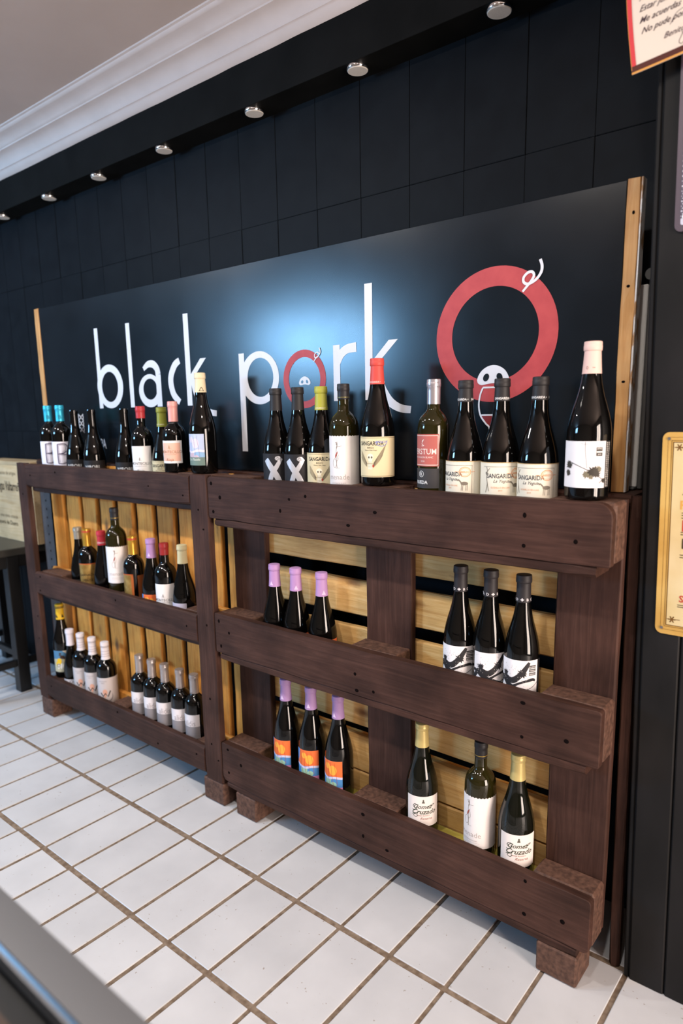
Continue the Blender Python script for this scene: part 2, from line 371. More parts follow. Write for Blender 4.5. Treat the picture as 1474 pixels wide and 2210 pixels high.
# far sides of the room
wl = struct(box('wall_left', -6.3, -6.15, -3.9, .4, 0, CEIL + .05, M_PLAINWALL, None, 0))
def wall_with_hole(name, axis, pos, t, u0, u1, h0, h1, a0, a1, b0, b1, mat):
    vs, fs = [], []
    def q(ua, ub, za, zb):
        b = len(vs)
        for s in (0, t):
            for (u, z) in ((ua, za), (ub, za), (ub, zb), (ua, zb)): vs.append((u, pos + s, z) if axis == 'Y' else (pos + s, u, z))
        fs.extend([(b, b + 1, b + 2, b + 3), (b + 7, b + 6, b + 5, b + 4)] + [(b + k, b + 4 + k, b + 4 + (k + 1) % 4, b + (k + 1) % 4) for k in range(4)])
    q(u0, a0, h0, h1); q(a1, u1, h0, h1)
    if b0 > h0: q(a0, a1, h0, b0)
    if b1 < h1: q(a0, a1, b1, h1)
    me = pyd(name, vs, fs); bm = bmesh.new(); bm.from_mesh(me); bmesh.ops.recalc_face_normals(bm, faces=bm.faces); bm.to_mesh(me); bm.free()
    return struct(mobj(name, me, mat))
wall_with_hole('wall_front', 'Y', -3.7, .1, -6.2, 4.2, 0, CEIL + .05, -4.4, -2.3, 1.52, 2.32, M_PLAINWALL)
wall_with_hole('wall_end', 'X', 3.95, .1, -3.9, .4, 0, CEIL + .05, -1.85, -.25, 0, 2.12, M_PLAINWALL)
def bars(name, boxes, mat):
    bm = bmesh.new()
    for (x0, x1, y0, y1, z0, z1) in boxes:
        r = bmesh.ops.create_cube(bm, size=1)
        for v in r['verts']: v.co = Vector(((x0 + x1) / 2 + v.co.x * (x1 - x0), (y0 + y1) / 2 + v.co.y * (y1 - y0), (z0 + z1) / 2 + v.co.z * (z1 - z0)))
    return mobj(name, bm2me(name, bm), mat)
wf = struct(bars('window_1', [(-4.4, -2.3, -3.68, -3.62, 1.52, 1.57), (-4.4, -2.3, -3.68, -3.62, 2.27, 2.32), (-4.4, -4.35, -3.68, -3.62, 1.57, 2.27), (-2.35, -2.3, -3.68, -3.62, 1.57, 2.27), (-3.72, -3.68, -3.68, -3.62, 1.57, 2.27), (-3.02, -2.98, -3.68, -3.62, 1.57, 2.27)], M_BLACK))
df = struct(bars('door_1', [(3.96, 4.02, -1.85, -1.79, 0, 2.12), (3.96, 4.02, -.31, -.25, 0, 2.12), (3.96, 4.02, -1.79, -.31, 2.06, 2.12), (3.96, 4.02, -1.08, -1.02, 0, 2.06), (3.96, 4.02, -1.79, -.31, 0, .1)], M_BLACK))
# ceiling lamps of the room, over the aisle
def ceiling_lamp(x, y, power, label):
    root = empty('ceiling_lamp', (x, y, CEIL), label, 'lamp', 'round ceiling lamps over the aisle')
    mobj('housing', lathe_me('housing', [(.062, .001), (.078, .0), (.080, -.008), (.070, -.022), (.060, -.022), (.060, -.006)], 32), M_CHROME, root, (x, y, CEIL))
    l = bpy.data.lights.new('lamp_light', 'AREA'); l.shape = 'DISK'; l.size = .11; l.energy = power; l.color = (1.0, .93, .86)
    o = bpy.data.objects.new('lamp_light', l); col.objects.link(o); o.location = (x, y, CEIL - .018)
for (x, w, n) in ((-1.75, 24, 'nearest the far end of the shop'), (-.55, 24, 'second from the far end of the shop'), (.55, 18, 'third from the far end of the shop'), (1.40, 15, 'nearest the street door')):
    ceiling_lamp(x, -1.15, w, 'round recessed ceiling lamp over the aisle, ' + n)
# downlights in the soffit
ordn = ['at the right end, nearest the parchment poster', 'second from the right end', 'third from the right end', 'in the middle of the row of seven', 'third from the left end', 'second from the left end', 'at the left end of the row']
rim_me = lathe_me('rim', [(.0262, .004), (.0300, .004), (.0305, -.003), (.0300, -.0080), (.0288, -.0095), (.0275, -.0090), (.0270, -.002)], 36)
lens_me = lathe_me('lens', [(.0271, .004), (.0271, -.0100), (.0262, -.0108), (.012, -.0110)], 36)
for x, n in zip((.797, .386, -.011, -.458, -.866, -1.24, -1.655), ordn):
    t = empty('downlight', (x, .268, SOF_Z), 'unlit round chrome downlight in the black soffit, ' + n, 'downlight', 'downlights in the black soffit')
    mobj('rim', rim_me, M_CHROME, t, (x, .268, SOF_Z)); mobj('lens', lens_me, M_LENS, t, (x, .268, SOF_Z))

# ================================================================== PALLET RACKS
nail_me = lathe_me('nail', [(.0056, 0), (.0054, .0010), (.0040, .0014)], 10)
for v in nail_me.vertices: v.co = (v.co.x, -v.co.z, v.co.y)
def nail(board, x, z, y, s=1.0):
    o = mobj('nail', nail_me, M_NAIL, board, (x, y + .0006, z)); o.scale = (s * random.uniform(.7, 1.15), 1, s * random.uniform(.7, 1.15)); return o
rackR = empty('pallet_rack', (.6, .07, 0), 'near dark brown pallet wine rack with three wide boards and pine slats behind', 'pallet rack')
def front_board(z0, z1, rc):
    """1.2 m board with rounded end corners"""
    pts = []
    def arc(cx, cz, r, a0, a1, n=6):
        for i in range(n + 1): a = R(a0 + (a1 - a0) * i / n); pts.append((cx + r * math.cos(a), cz + r * math.sin(a)))
    tl, tr, br, bl = rc
    arc(0 + bl, z0 + bl, bl, 180, 270); 
    for i in range(1, 20): pts.append((1.2 * i / 20, z0 + random.uniform(-.001, .001)))
    arc(1.2 - br, z0 + br, br, 270, 360); arc(1.2 - tr, z1 - tr, tr, 0, 90)
    for i in range(19, 0, -1): pts.append((1.2 * i / 20, z1 + random.uniform(-.001, .001)))
    arc(tl, z1 - tl, tl, 90, 180)
    bm = bmesh.new(); cz = (z0 + z1) / 2
    vsf = [bm.verts.new((x - .6, -.011, z - cz)) for x, z in pts]; f = bm.faces.new(vsf)
    r = bmesh.ops.extrude_face_region(bm, geom=[f])
    for v in [g for g in r['geom'] if isinstance(g, bmesh.types.BMVert)]: v.co.y = .011
    ed = [e for e in bm.edges if len(e.link_faces) == 2 and abs(e.verts[0].co.y - e.verts[1].co.y) < 1e-6]
    bmesh.ops.bevel(bm, geom=ed, offset=.0018, segments=1, affect='EDGES')
    return mobj('front_board', bm2me('front_board', bm), bwood('X'), rackR, (.6, .011, cz))
ZB = [(.969, 1.096), (.542, .669), (.101, .233)]
fb = [front_board(*ZB[0], (.014, .030, .004, .006)), front_board(*ZB[1], (.004, .006, .006, .005)), front_board(*ZB[2], (.006, .010, .014, .020))]
for z0, z1 in ZB:
    plank('shelf_plank', .024 if z0 > .9 else .018, 1.172, .001, .088, z0 - .0235, z0 - .0005, 'X', bwood('X'), rackR)
    for k, (a, b) in enumerate(((.001, .146), (.528, .675), (1.056, 1.199))):
        pr = box('block', a, b, .0225, .0895, z0, z1 - (.0005 if z0 < .9 else .001), M_END, rackR, .006 if k == 2 else .003)
for (a, b) in ((.001, .146), (.530, .678), (1.058, 1.196)):
    plank('upright_board', a, b, .090, .112, .102, 1.094, 'Z', bwood('Z'), rackR)
PALE = wood('pale_pine_X', (.60, .33, .105), (.75, .46, .17), (.84, .58, .27), 'X', rough=.62, knots=(.20, .085, .03), rnd=.15, blotch=.2, spec=.3, scuff=(.30, .16, .06))
for (z0, z1) in ((.985, 1.085), (.858, .955), (.7195, .8195), (.576, .684), (.470, .560), (.389, .462), (.2475, .358), (.13, .2435)):
    plank('slat', .003, 1.150, .1125, .134, z0, z1, 'X', PALE, rackR, jit=.0016)
for (a, b) in ((.057, .150), (1.081, 1.176)):
    box('foot', a, b, .0, .088, .0005, .077, M_END, rackR, .004)
for (a, b) in ((.150, .524), (.681, 1.054)):
    plank('tray_board', a, b, .024, .0885, 1.0195, 1.0425, 'X', bwood('X'), rackR)
M_YEL = wood('yellow_painted_wood_X', (.42, .33, .06), (.50, .42, .08), (.58, .50, .12), 'X', rough=.6, rnd=.1, blotch=.2)
for (a, b) in ((.150, .527), (.679, 1.055)):
    plank('tray_board', a, b, .024, .111, .163, .1855, 'X', M_YEL, rackR)
plank('riser_block', .70, 1.052, .024, .0885, .5425, .6155, 'X', bwood('X'), rackR)
plank('pallet_runner', .003, 1.15, .135, .142, .3, .36, 'X', lwood('X'), rackR)
for bi, L_ in enumerate([[(.018, 1.075), (.022, .99), (.055, 1.035), (.34, 1.048), (.305, 1.014), (.40, 1.06), (.545, .995), (1.13, 1.015), (1.02, .995), (1.02, 1.06), (.63, 1.035)], [(.02, .645), (.025, .565), (.065, .615), (.56, .60), (.62, .565), (.565, .555), (1.13, .585), (1.03, .565), (1.03, .645)], [(.03, .215), (.03, .135), (.09, .18), (.58, .20), (.58, .135), (.66, .125), (1.05, .13), (1.14, .155), (1.05, .215)]]):
    for (x, z) in L_: nail(fb[bi], x, z, 0, 1.0)
for (x, z) in ((.04, 1.09), (1.15, .30), (1.12, .72), (1.09, .85)): pass

rackL = empty('pallet_rack', (-.6, .07, 0), 'far dark brown pallet wine rack framed by posts with upright pine boards behind', 'pallet rack')
posts = [plank('post', -1.215, -1.1405, 0, .024, .081, 1.097, 'Z', bwood('Z'), rackL), plank('post', -.0895, -.004, 0, .024, .081, 1.0975, 'Z', bwood('Z'), rackL)]
ZR = [(1.002, 1.097), (.551, .648), (.093, .189)]
rails = [plank('rail', -1.140, -.090, -.001 - (.002 if i else 0), .023, z0, z1, 'X', bwood('X'), rackL, bev=.004) for i, (z0, z1) in enumerate(ZR)]
for i, (z0, z1) in enumerate(ZR):
    plank('shelf_plank', -1.139, -.091, .0235, .0995, z0 - .0215, z0 + .0005, 'X', bwood('X'), rackL)
    plank('pine_stringer', -1.19, -.002, .1003, .1195, z0 + .002, z1 - .003, 'X', lwood('X'), rackL, jit=.0018)
for (a, b, z0, z1) in ((-1.1395, -.975, .5520, .646), (-.662, -.572, .5520, .6355), (-.180, -.091, .5520, .646), (-1.1395, -1.068, .0937, .1775), (-.675, -.585, .0937, .184), (-.160, -.091, .0937, .184), (-.180, -.006, 1.0035, 1.0965)):
    box('block', a, b, .0245 if z0 < 1 else .0245, .0985, z0, z1, M_END, rackL, .004)
x = -1.183
for k in range(10):
    w = random.uniform(.091, .099)
    o = plank('pine_board', x, min(x + w, -.002), .1203, .142, .10, 1.085, 'Z', lwood('Z'), rackL, jit=.002); x += .1245
for (a, b) in ((-1.205, -1.113), (-.103, -.002)):
    box('foot', a, b, 0, .09, .0005, .0785, M_END, rackL, .004)
for (pi, pts) in ((1, [(-.05, .99), (-.04, .62), (-.045, .37), (-.05, .21), (-.02, .16), (-.03, .93)]), (0, [(-1.18, .97), (-1.17, .35), (-1.16, .45)])):
    for (x, z) in pts: nail(posts[pi], x, z, 0, .7)
for (ri, pts) in ((0, [(-.3, 1.05), (-.12, 1.03), (-.9, 1.07), (-1.1, 1.05)]), (1, [(-.14, .6), (-1.1, .63), (-1.11, .57), (-.55, .62)]), (2, [(-.13, .15), (-1.1, .15), (-.6, .17), (-.35, .12)])):
    for (x, z) in pts: nail(rails[ri], x, z, -.003 if ri else -.001, .7)

# brown ledge behind the racks that carries the sign
ledge = empty('ledge', (0, .2, 0), 'narrow dark brown ledge on end uprights behind the pallet racks', 'ledge')
plank('ledge_board', -1.33, 1.19, .1455, .31, 1.073, 1.097, 'X', bwood('X'), ledge)
for xa in (1.1925, -1.36):
    vs = []
    o = plank('upright', xa, xa + .0235, .121 if xa > 0 else .16, .146 if xa > 0 else .30, .001, 1.098, 'Z', bwood('Z'), ledge)
    if xa > 0:
        for v in o.data.vertices: v.co.x += .0135 * (.55 - v.co.z)

# slotted steel angle standing behind the far rack
ang = empty('slotted_angle', (-1.28, .135, 0), 'grey slotted steel angle post with a row of holes behind the far rack', 'steel post')
def slotted(x0, x1, y, z0, z1, pitch):
    vs, fs = [], []; n = int((z1 - z0) / pitch); cx = (x0 + x1) / 2; rr = .0055
    for i in range(n):
        a, b = z0 + i * pitch, z0 + (i + 1) * pitch; cz = (a + b) / 2; base = len(vs)
        out = [(x1, cz), (x1, b), (cx, b), (x0, b), (x0, cz), (x0, a), (cx, a), (x1, a)]
        for (px, pz) in out: vs.append((px, y, pz))
        for k in range(8): t = R(45 * k); vs.append((cx + rr * math.cos(t), y, cz + rr * math.sin(t)))
        for k in range(8): vs.append((cx + rr * math.cos(R(45 * k)), y + .0025, cz + rr * math.sin(R(45 * k))))
        for k in range(8): l = (k + 1) % 8; fs.append((base + k, base + l, base + 8 + l, base + 8 + k)); fs.append((base + 8 + k, base + 8 + l, base + 16 + l, base + 16 + k))
    return vs, fs
vs, fs = slotted(-1.318, -1.238, .1445, 0.001, 1.05, .0375)
mobj('face_flange', pyd('face_flange', vs, fs), M_STEEL, ang, (0, 0, 0))
box('side_flange', -1.321, -1.318, .1445, .19, .001, 1.05, M_STEEL, ang, .0005)
box('hole_shade_strip', -1.318, -1.238, .1475, .149, .001, 1.05, M_BLACK, ang, 0)  # added black strip, stands in for the shade seen through the holes
# ================================================================== SIGN
SY = .178; SB = (-.06, SY + .01, 1.0985)
sign = empty('sign_board', SB, 'long black shop sign reading black pork with a red ring emblem', 'sign')
box('panel', -1.247, 1.134, SY, SY + .018, 1.0985, 1.7235, M_SIGN, sign, .001)
BATT = wood('varnished_pine_Z', (.50, .22, .065), (.62, .31, .10), (.70, .40, .16), 'Z', rough=.5, knots=(.2, .08, .03), rnd=.1, blotch=.2)
plank('batten', -1.283, -1.2475, SY - .002, SY + .024, 1.0985, 1.7245, 'Z', BATT, sign, bev=.001)
br = plank('batten', 1.1345, 1.1615, SY - .002, SY + .024, 1.0985, 1.7245, 'Z', BATT, sign, bev=.001)
M_FLAKE = noise_mat('flaking_white_paint', (.40, .22, .10), (.72, .68, .64), 70, .6, .2, .3, lo=.42, hi=.5, stretch=(1, 1, .35))
plank('paint_edge', 1.1618, 1.1655, SY - .0015, SY + .024, 1.099, 1.724, 'Z', M_FLAKE, br, bev=.0005, jit=.0006)
for (x, z) in ((1.148, 1.52), (1.149, 1.33), (1.15, 1.66)): nail(br, x, z, SY - .002, .6)
M_VINYL = plain('white_vinyl', (.69, .71, .78), .45, 0, .35)
M_RED = noise_mat('red_vinyl', (.40, .045, .05), (.46, .06, .062), 40, .5, .02, .35)
M_WINE = plain('dark_red_vinyl', (.20, .018, .02), .45, 0, .35)
def letter(name, polys, mat=M_VINYL, lift=0.0, parent=None):
    o = flat_print('letter' if name.startswith('letter_') else name, polys, mat, parent or sign, SB, SY - .0006 - lift)
    if name.startswith('letter_'): o['label'] = ('red' if mat == M_RED else 'white') + ' letter ' + name[-1] + ' on the black sign'
    return o
BL, XH, AS = 1.309, 1.465, 1.609
letter('letter_b', [rect(-.840, BL, -.816, AS)] + ring(-.7585, 1.3895, .0865, .0815, -.7595, 1.388, .0545, .0565))
letter('letter_l', [rect(-.630, BL, -.6055, AS)])
letter('letter_a', [rect(-.466, BL, -.4375, 1.42)] + ring(-.505, 1.3655, .067, .058, -.5035, 1.371, .0415, .037) + ribbon([(-.4518, 1.42, .0285), (-.457, 1.440, .027), (-.478, 1.4565, .026), (-.508, 1.4575, .022), (-.5365, 1.4425, .016)], .025))
letter('letter_c', ribbon([(-.328, 1.4605, .021), (-.357, 1.444, .026), (-.381, 1.402, .028), (-.371, 1.352, .027), (-.337, 1.3215, .022)], .026))
def letter_k(name, dx):
    letter(name, [rect(.4690 + dx, BL, .4945 + dx, AS), [(.5765 + dx, 1.461), (.5475 + dx, 1.461), (.4945 + dx, 1.412), (.4945 + dx, 1.388)], ] + ribbon([(.503 + dx, 1.401, .028), (.517 + dx, 1.352, .027), (.546 + dx, 1.308, .025), (.580 + dx, 1.287, .021), (.617 + dx, 1.281, .0185)], .024))
letter_k('letter_k', -.7645)
letter('letter_p', [rect(-.030, 1.160, -.0055, 1.463)] + ring(.060, 1.3855, .084, .0795, .0635, 1.387, .0565, .0585))
letter('letter_o', ring(.2455, 1.374, .0835, .083, .246, 1.3735, .062, .0625), M_RED)
letter('letter_r', [rect(.3575, BL, .3815, 1.461)] + ribbon([(.3715, 1.412, .022), (.385, 1.434, .024), (.407, 1.4475, .024), (.4395, 1.4505, .0255)], .024))
letter_k('letter_k', 0)
def snout(cx, cz, s, lift):
    pts = [(-1, -.25), (-.93, .1), (-.72, .55), (-.36, .88), (0, .98), (.36, .88), (.72, .55), (.93, .1), (1, -.25), (.92, -.52), (.7, -.66), (.4, -.60), (0, -.54), (-.4, -.60), (-.7, -.66), (-.92, -.52)]
    o = letter('snout', [[(cx + s * a, cz + s * .66 * b) for a, b in smooth_pts(pts + [pts[0]], 4)[:-1]]], M_VINYL, lift)
    for d, rot in ((-.42, 18), (.42, -18)):
        flat_print('nostril', [[(cx + s * d + .2 * s * math.cos(t) * .95, cz - .02 * s + .2 * s * (math.sin(t) * 1.05 + (.25 if d < 0 else -.25) * math.cos(t))) for t in [2 * math.pi * i / 20 for i in range(20)]]], M_SIGN, o, SB, SY - lift - .0012)
snout(.2475, 1.367, .0225, .0002)
letter('curly_tail', ribbon([(.286, 1.421), (.296, 1.432), (.305, 1.437), (.306, 1.443), (.298, 1.446), (.290, 1.441), (.2895, 1.433), (.297, 1.4315), (.306, 1.438), (.311, 1.447), (.3075, 1.458)], .0032), M_VINYL, .0012)
letter('ring_emblem', ring(.8485, 1.448, .1555, .1525, .848, 1.450, .111, .107, 72), M_RED)
snout(.849, 1.3535, .0415, .0012)
letter('curly_tail', ribbon([(.9175, 1.5365, .005), (.926, 1.545, .0055), (.9375, 1.557, .006), (.9435, 1.568, .006), (.939, 1.576, .006), (.929, 1.5755, .006), (.9195, 1.567, .006), (.9195, 1.557, .006), (.928, 1.5515, .006), (.940, 1.554, .006), (.952, 1.5615, .006), (.9605, 1.574, .0065), (.9615, 1.587, .0065), (.957, 1.600, .0065)], .006), M_VINYL, .0012)
gl = [(.8235, 1.329), (.8165, 1.312), (.8135, 1.288), (.8185, 1.264), (.832, 1.246), (.8435, 1.232), (.8445, 1.19), (.8455, 1.165)]
gr = [(1.692 - a + .0, b) for a, b in gl]
letter('wine_glass', ribbon(gl, .0042) + ribbon(gr, .0042) + [rect(.8235, 1.3275, .8685, 1.3315), rect(.819, 1.2632, .873, 1.2668), rect(.822, 1.158, .87, 1.163)], M_VINYL, .0012)
letter('wine_fill', [[(.8205, 1.263), (.833, 1.247), (.843, 1.236), (.849, 1.236), (.859, 1.247), (.8715, 1.263)]], M_WINE, .0012)
lat = []
for k in range(3):
    zc = 1.276 - k * .0245
    for s in (-1, 1):
        lat += ribbon([(-.987 + s * .019, zc + .012), (-.987 - s * .004, zc), (-.987 + s * .019, zc - .012)], .0045, False)
        lat += ribbon([(-.987 + s * .013, zc + .010), (-.987 + s * .018, zc), (-.987 + s * .013, zc - .010)], .004)
letter('lattice_mark', lat)
letter('small_lettering', text('PA', -.836, 1.154, .053, 'C', bold=.012, wide=.62), plain('grey_vinyl', (.42, .43, .47), .5))
# white framed panel stored on edge behind the sign
wp = empty('white_panel', (.8, .226, 1.0985), 'white panel with grey metal frame stored on edge behind the sign end', 'panel')
box('panel_body', .35, 1.1660, .2480, .2620, 1.103, 1.531, plain('white_laminate', (.82, .80, .77), .45), wp, .002)
M_ALU = plain('dull_aluminium', (.22, .22, .22), .4, .8)
box('frame_side', 1.1665, 1.1765, .2520, .276, 1.0985, 1.5445, M_ALU, wp, .002); box('frame_bottom', .35, 1.1655, .2360, .276, 1.0985, 1.1025, M_ALU, wp, .001)
pk = mobj('hanging_eye', lathe_me('hanging_eye', [(.0065, -.002), (.0115, -.002), (.0125, 0), (.0115, .002), (.0065, .002)], 20), M_ALU, wp, (1.168, .2555, 1.552)); pk.rotation_euler = (R(90), 0, 0)

# ================================================================== WINE BOTTLES
def prof_bordeaux(h, r):
    k = h - .30
    return [(r * .86, .003), (r * .90, 0), (r * .975, .0025), (r, .007), (r, .184 + k), (r * .99, .1925 + k), (r * .955, .2015 + k), (r * .88, .2105 + k), (r * .76, .2180 + k), (r * .60, .2245 + k), (r * .46, .2295 + k), (.0152, .2350 + k), (.0146, .2600 + k), (.0143, .2840 + k), (.0153, .2850 + k), (.0155, .2930 + k), (.0150, h), (.0095, h), (.0092, h - .004)]
def prof_burgundy(h, r):
    k = h - .30
    return [(r * .84, .003), (r * .89, 0), (r * .975, .003), (r, .009), (r, .120 + k), (r * .985, .130 + k), (r * .935, .145 + k), (r * .85, .161 + k), (r * .735, .178 + k), (r * .625, .193 + k), (r * .535, .208 + k), (r * .465, .223 + k), (r * .42, .238 + k), (r * .39, .255 + k), (.0150, .2840 + k), (.0164, .2850 + k), (.0166, .2930 + k), (.0160, h), (.0100, h), (.0096, h - .004)]
def rad_at(prof, z):
    for (r1, z1), (r2, z2) in zip(prof[3:], prof[4:]):
        if z1 <= z <= z2: return r1 + (r2 - r1) * (z - z1) / max(z2 - z1, 1e-6)
    return prof[-3][0]
BM = {}
def bottle(x, y, z, kind, h, r, glass, cap, caplen, label, group=None, cap_rings=(), elems=(), alpha=0, cap_print=(), ls=0.0):
    """elems: (part name, polygons, material, layer); layer 0 = paper, >0 = print upon it. cap_print likewise on the capsule."""
    root = empty('wine_bottle', (x, y, z), label, 'bottle', group)
    prof = (prof_bordeaux if kind == 'B' else prof_burgundy)(h, r); key = (kind, h, r)
    if key not in BM: BM[key] = lathe_me('glass', prof, 40)
    me = BM[key]
    if me.materials and me.materials[0] != glass: me = me.copy(); me.materials.clear()
    mobj('glass', me, glass, root, (x, y, z))
    cp = None
    if cap is not None:
        zb = h - caplen; e = .0007; kc = ('cap', kind, h, r, caplen, cap.name)
        if kc not in BM:
            lip = rad_at(prof, h - .012)
            zs = [zb + (h - .0175 - zb) * t / 5 for t in range(6)]
            P2 = [(rad_at(prof, zb) - .001, zb + .0004), (rad_at(prof, zb) + e, zb)] + [(max(rad_at(prof, q), .0148) + e, q) for q in zs[1:]]
            P2 += [(lip + .0004, h - .0168), (lip + .0011, h - .0155), (lip + .0012, h - .0075), (lip + .0006, h - .0062), (lip + .0009, h - .0040), (lip + .0004, h + .0002), (lip - .0010, h + .0011), (.008, h + .0012)]
            BM[kc] = lathe_me('capsule', P2, 36)
        cp = mobj('capsule', BM[kc], cap, root, (x, y, z))
        for (z0, z1, mt) in cap_rings:
            a, b = rad_at(prof, h - z0) + .0013, rad_at(prof, h - z1) + .0013
            if z0 < .016: a = b = rad_at(prof, h - .012) + .0016
            mobj('capsule_band', lathe_me('capsule_band', [(a - .0015, h - z0), (a, h - z0), (b, h - z1), (b - .0015, h - z1)], 36), mt, cp, (x, y, z))
        for i, (polys, mt) in enumerate(cap_print):
            ts = [p[1] for f in polys for p in f]; zc = sum(ts) / len(ts)
            wrap_print('capsule_print', polys, max(rad_at(prof, min(ts)), .0148) + e, alpha, mt, cp, (x, y, z), .0004)
    paper = None
    for (nm, polys, mt, layer) in elems:
        o = wrap_print(nm, polys, r, alpha, mt, root if (layer == 0 or paper is None) else paper, (x, y, z + ls), .00035 + .00022 * layer)
        if layer == 0: paper = o
    return root
def sect(a, z0, z1, r, off=0): return [rect(-R(a) * r + off, z0, R(a) * r + off, z1)]
# --- label designs (s right of label centre, t height above bottle base)
K = lambda h: ink(h)
def lab_B(r):
    B = ribbon([(-.017, .074), (-.018, .112), (-.017, .160)], .0046) + ribbon([(-.019, .159), (.006, .162), (.017, .151), (.015, .133), (.003, .121), (-.015, .116)], .0044) + ribbon([(-.013, .118), (.011, .113), (.023, .100), (.020, .083), (.0, .073), (-.018, .074)], .0044)
    B += ribbon([(-.0120, .078), (-.0130, .155)], .0014) + ribbon([(-.012, .155), (.005, .1565), (.0115, .148), (.0095, .134), (-.001, .126)], .0014) + ribbon([(-.010, .113), (.008, .108), (.017, .098), (.014, .085), (.0, .078)], .0012)
    B = [[(x * 1.05, .093 + (t - .074) * .86) for x, t in f] for f in B]
    return [('label', sect(80, .062, .177, r), K('e9e6f2'), 0), ('letter_print', B, K('4e4660'), 1)]
def lab_dark(r, w):
    return [('label', sect(75, .02, .111, r), K('211f21'), 0), ('lettering', text(w, 0, .082, .017, bold=.01), K('d8d8d8'), 1)]
def lab_monte(r, panel=None, z0=.055, z1=.169):
    e = [('label', sect(58, z0, z1, r), K('eceaea'), 0)]
    if panel: e.append(('panel_print', [rect(-R(49) * r, z0 + .007, R(49) * r, z1 - .007)], K(panel), 1))
    t = z0 + (z1 - z0) * .46
    e.append(('emblem', ribbon([(-.004, t + .024), (-.004, t + .012)], .0022) + [ell(-.004, t + .018, .0022, .004, 10)] + ribbon([(-.011, t + .014), (.004, t + .014)], .0007, False), K('8f8b8a' if not panel else 'b08a6a'), 2))
    e.append(('lettering', text('MONTECILLO', -.001, t - .001, .0125, bold=.005) + [rect(-.024, t - .006, .018, t - .0053)] + text('Rioja', -.004, t - .026, .013, shear=.4), K('55565a' if not panel else '9a6f50'), 2))
    return e
def seal(cx, cy, s):
    return ring(cx, cy, .0135 * s, .0115 * s, cx, cy, .0120 * s, .0100 * s, 24) + ring(cx, cy, .0105 * s, .0085 * s, cx, cy, .0098 * s, .0078 * s, 24) + [rect(cx - .023 * s, cy - .0006, cx - .0135 * s, cy + .0006), rect(cx + .0135 * s, cy - .0006, cx + .023 * s, cy + .0006)] + text('BIERZO', cx, cy - .002, .0055 * s, bold=.02)
def lab_sang(r):       # cream label with goat sketch and orange seal
    e = [('label', sect(118, .024, .118, r), K('e6dfcd'), 0), ('edge_band', [rect(-R(118) * r, .1165, R(118) * r, .118)], K('c9a874'), 1)]
    e.append(('lettering', text('SANGARIDA', -.004, .084, .0135, bold=.018, wide=.82) + text('La Yegua', -.002, .0745, .0095, shear=.45), K('3a3d45'), 1))
    e.append(('seal', seal(.033, .094, 1.0) + text('GODELLO EN LIAS', -.004, .0615, .005) + text('2019', -.004, .0555, .0045), K('e09a68'), 1))
    goat = [ell(.032, .068, .0085, .0042, 14)] + ribbon([(.025, .070), (.019, .076), (.016, .074)], .003) + ribbon([(.016, .077), (.012, .079)], .0012)
    for q in (.026, .029, .036, .039): goat += ribbon([(q, .066), (q - .0008, .052)], .0011)
    fig = ribbon([(-.036, .108), (-.034, .098), (-.036, .086), (-.034, .07), (-.038, .052)], .0016) + ribbon([(-.034, .098), (-.028, .105)], .0012) + ribbon([(-.034, .075), (-.030, .055)], .0014) + [ell(-.036, .094, .0028, .0035, 10)]
    frm = [rect(-.044, .108, .050, .1088), rect(.0485, .03, .0493, .108)] + ribbon([(.004, .036), (-.004, .041), (-.010, .036)], .0014) + ribbon([(-.002, .041), (-.004, .034)], .0012)
    e.append(('drawing', goat + fig + frm, K('7d7468'), 1)); return e
def lab_skull(r, z0, z1, full):
    a = 100; e = [('label', sect(a, z0, z1, r), K('dccda6'), 0), ('edge_band', [rect(-R(a) * r, z1 - .0035, R(a) * r, z1 - .0025), rect(-R(a) * r, z0 + .002, R(a) * r, z0 + .003)], K('7b6a4a'), 1)]
    t = z1 - .021
    e.append(('lettering', text('SANGARIDA', 0, t, .0145, bold=.018, wide=.82) + text('BIERZO', 0, t - .0075, .0055) + text('Mencia Viñas Viejas', 0, t - .013, .0042), K('3d3a35'), 1))
    s = t - .028
    e.append(('skull', [ell(-.001, s, .0085, .0082, 18), rect(-.006, s - .015, .004, s - .004)] + [rect(-.007 + .0, s - .0300, .005, s - .017)], K('efe6cd'), 1))
    wing = []
    for q in range(7):
        wing += ribbon([(.008, s - .024 + q * .0015), (.020 + q * .001, s - .012 + q * .004), (.030 + q * .0016, s + .004 + q * .0045)], .0007)
        wing += ribbon([(-.010, s - .024 + q * .0015), (-.022, s - .014 + q * .003), (-.032, s - .002 + q * .003)], .0007)
    ribs = [ell(-.0045, s - .001, .0022, .0028, 10), ell(.0030, s - .001, .0022, .0028, 10)] + sum([[rect(-.007, s - .020 - k * .0036, .005, s - .0194 - k * .0036)] for k in range(3)], [])
    for q in (-.0065, -.003, .001): ribs.append(rect(q, s - .0145, q + .0006, s - .0105))
    e.append(('drawing', wing + ribs + ribbon([(-.012, s - .017), (-.002, s - .0165), (.010, s - .017)], .0008), K('6b6152'), 2))
    e.append(('heart', [ell(.007, s - .022, .0024, .0038, 12)], K('b03a2e'), 2))
    if full: e.append(('stamp', ribbon([(.012, t + .009), (.018, t + .001), (.030, t - .002), (.040, t + .004), (.042, t + .012)], .0016) + text('MENCIA', .028, t + .006, .0075, bold=.02), K('8a93c4'), 2))
    return e
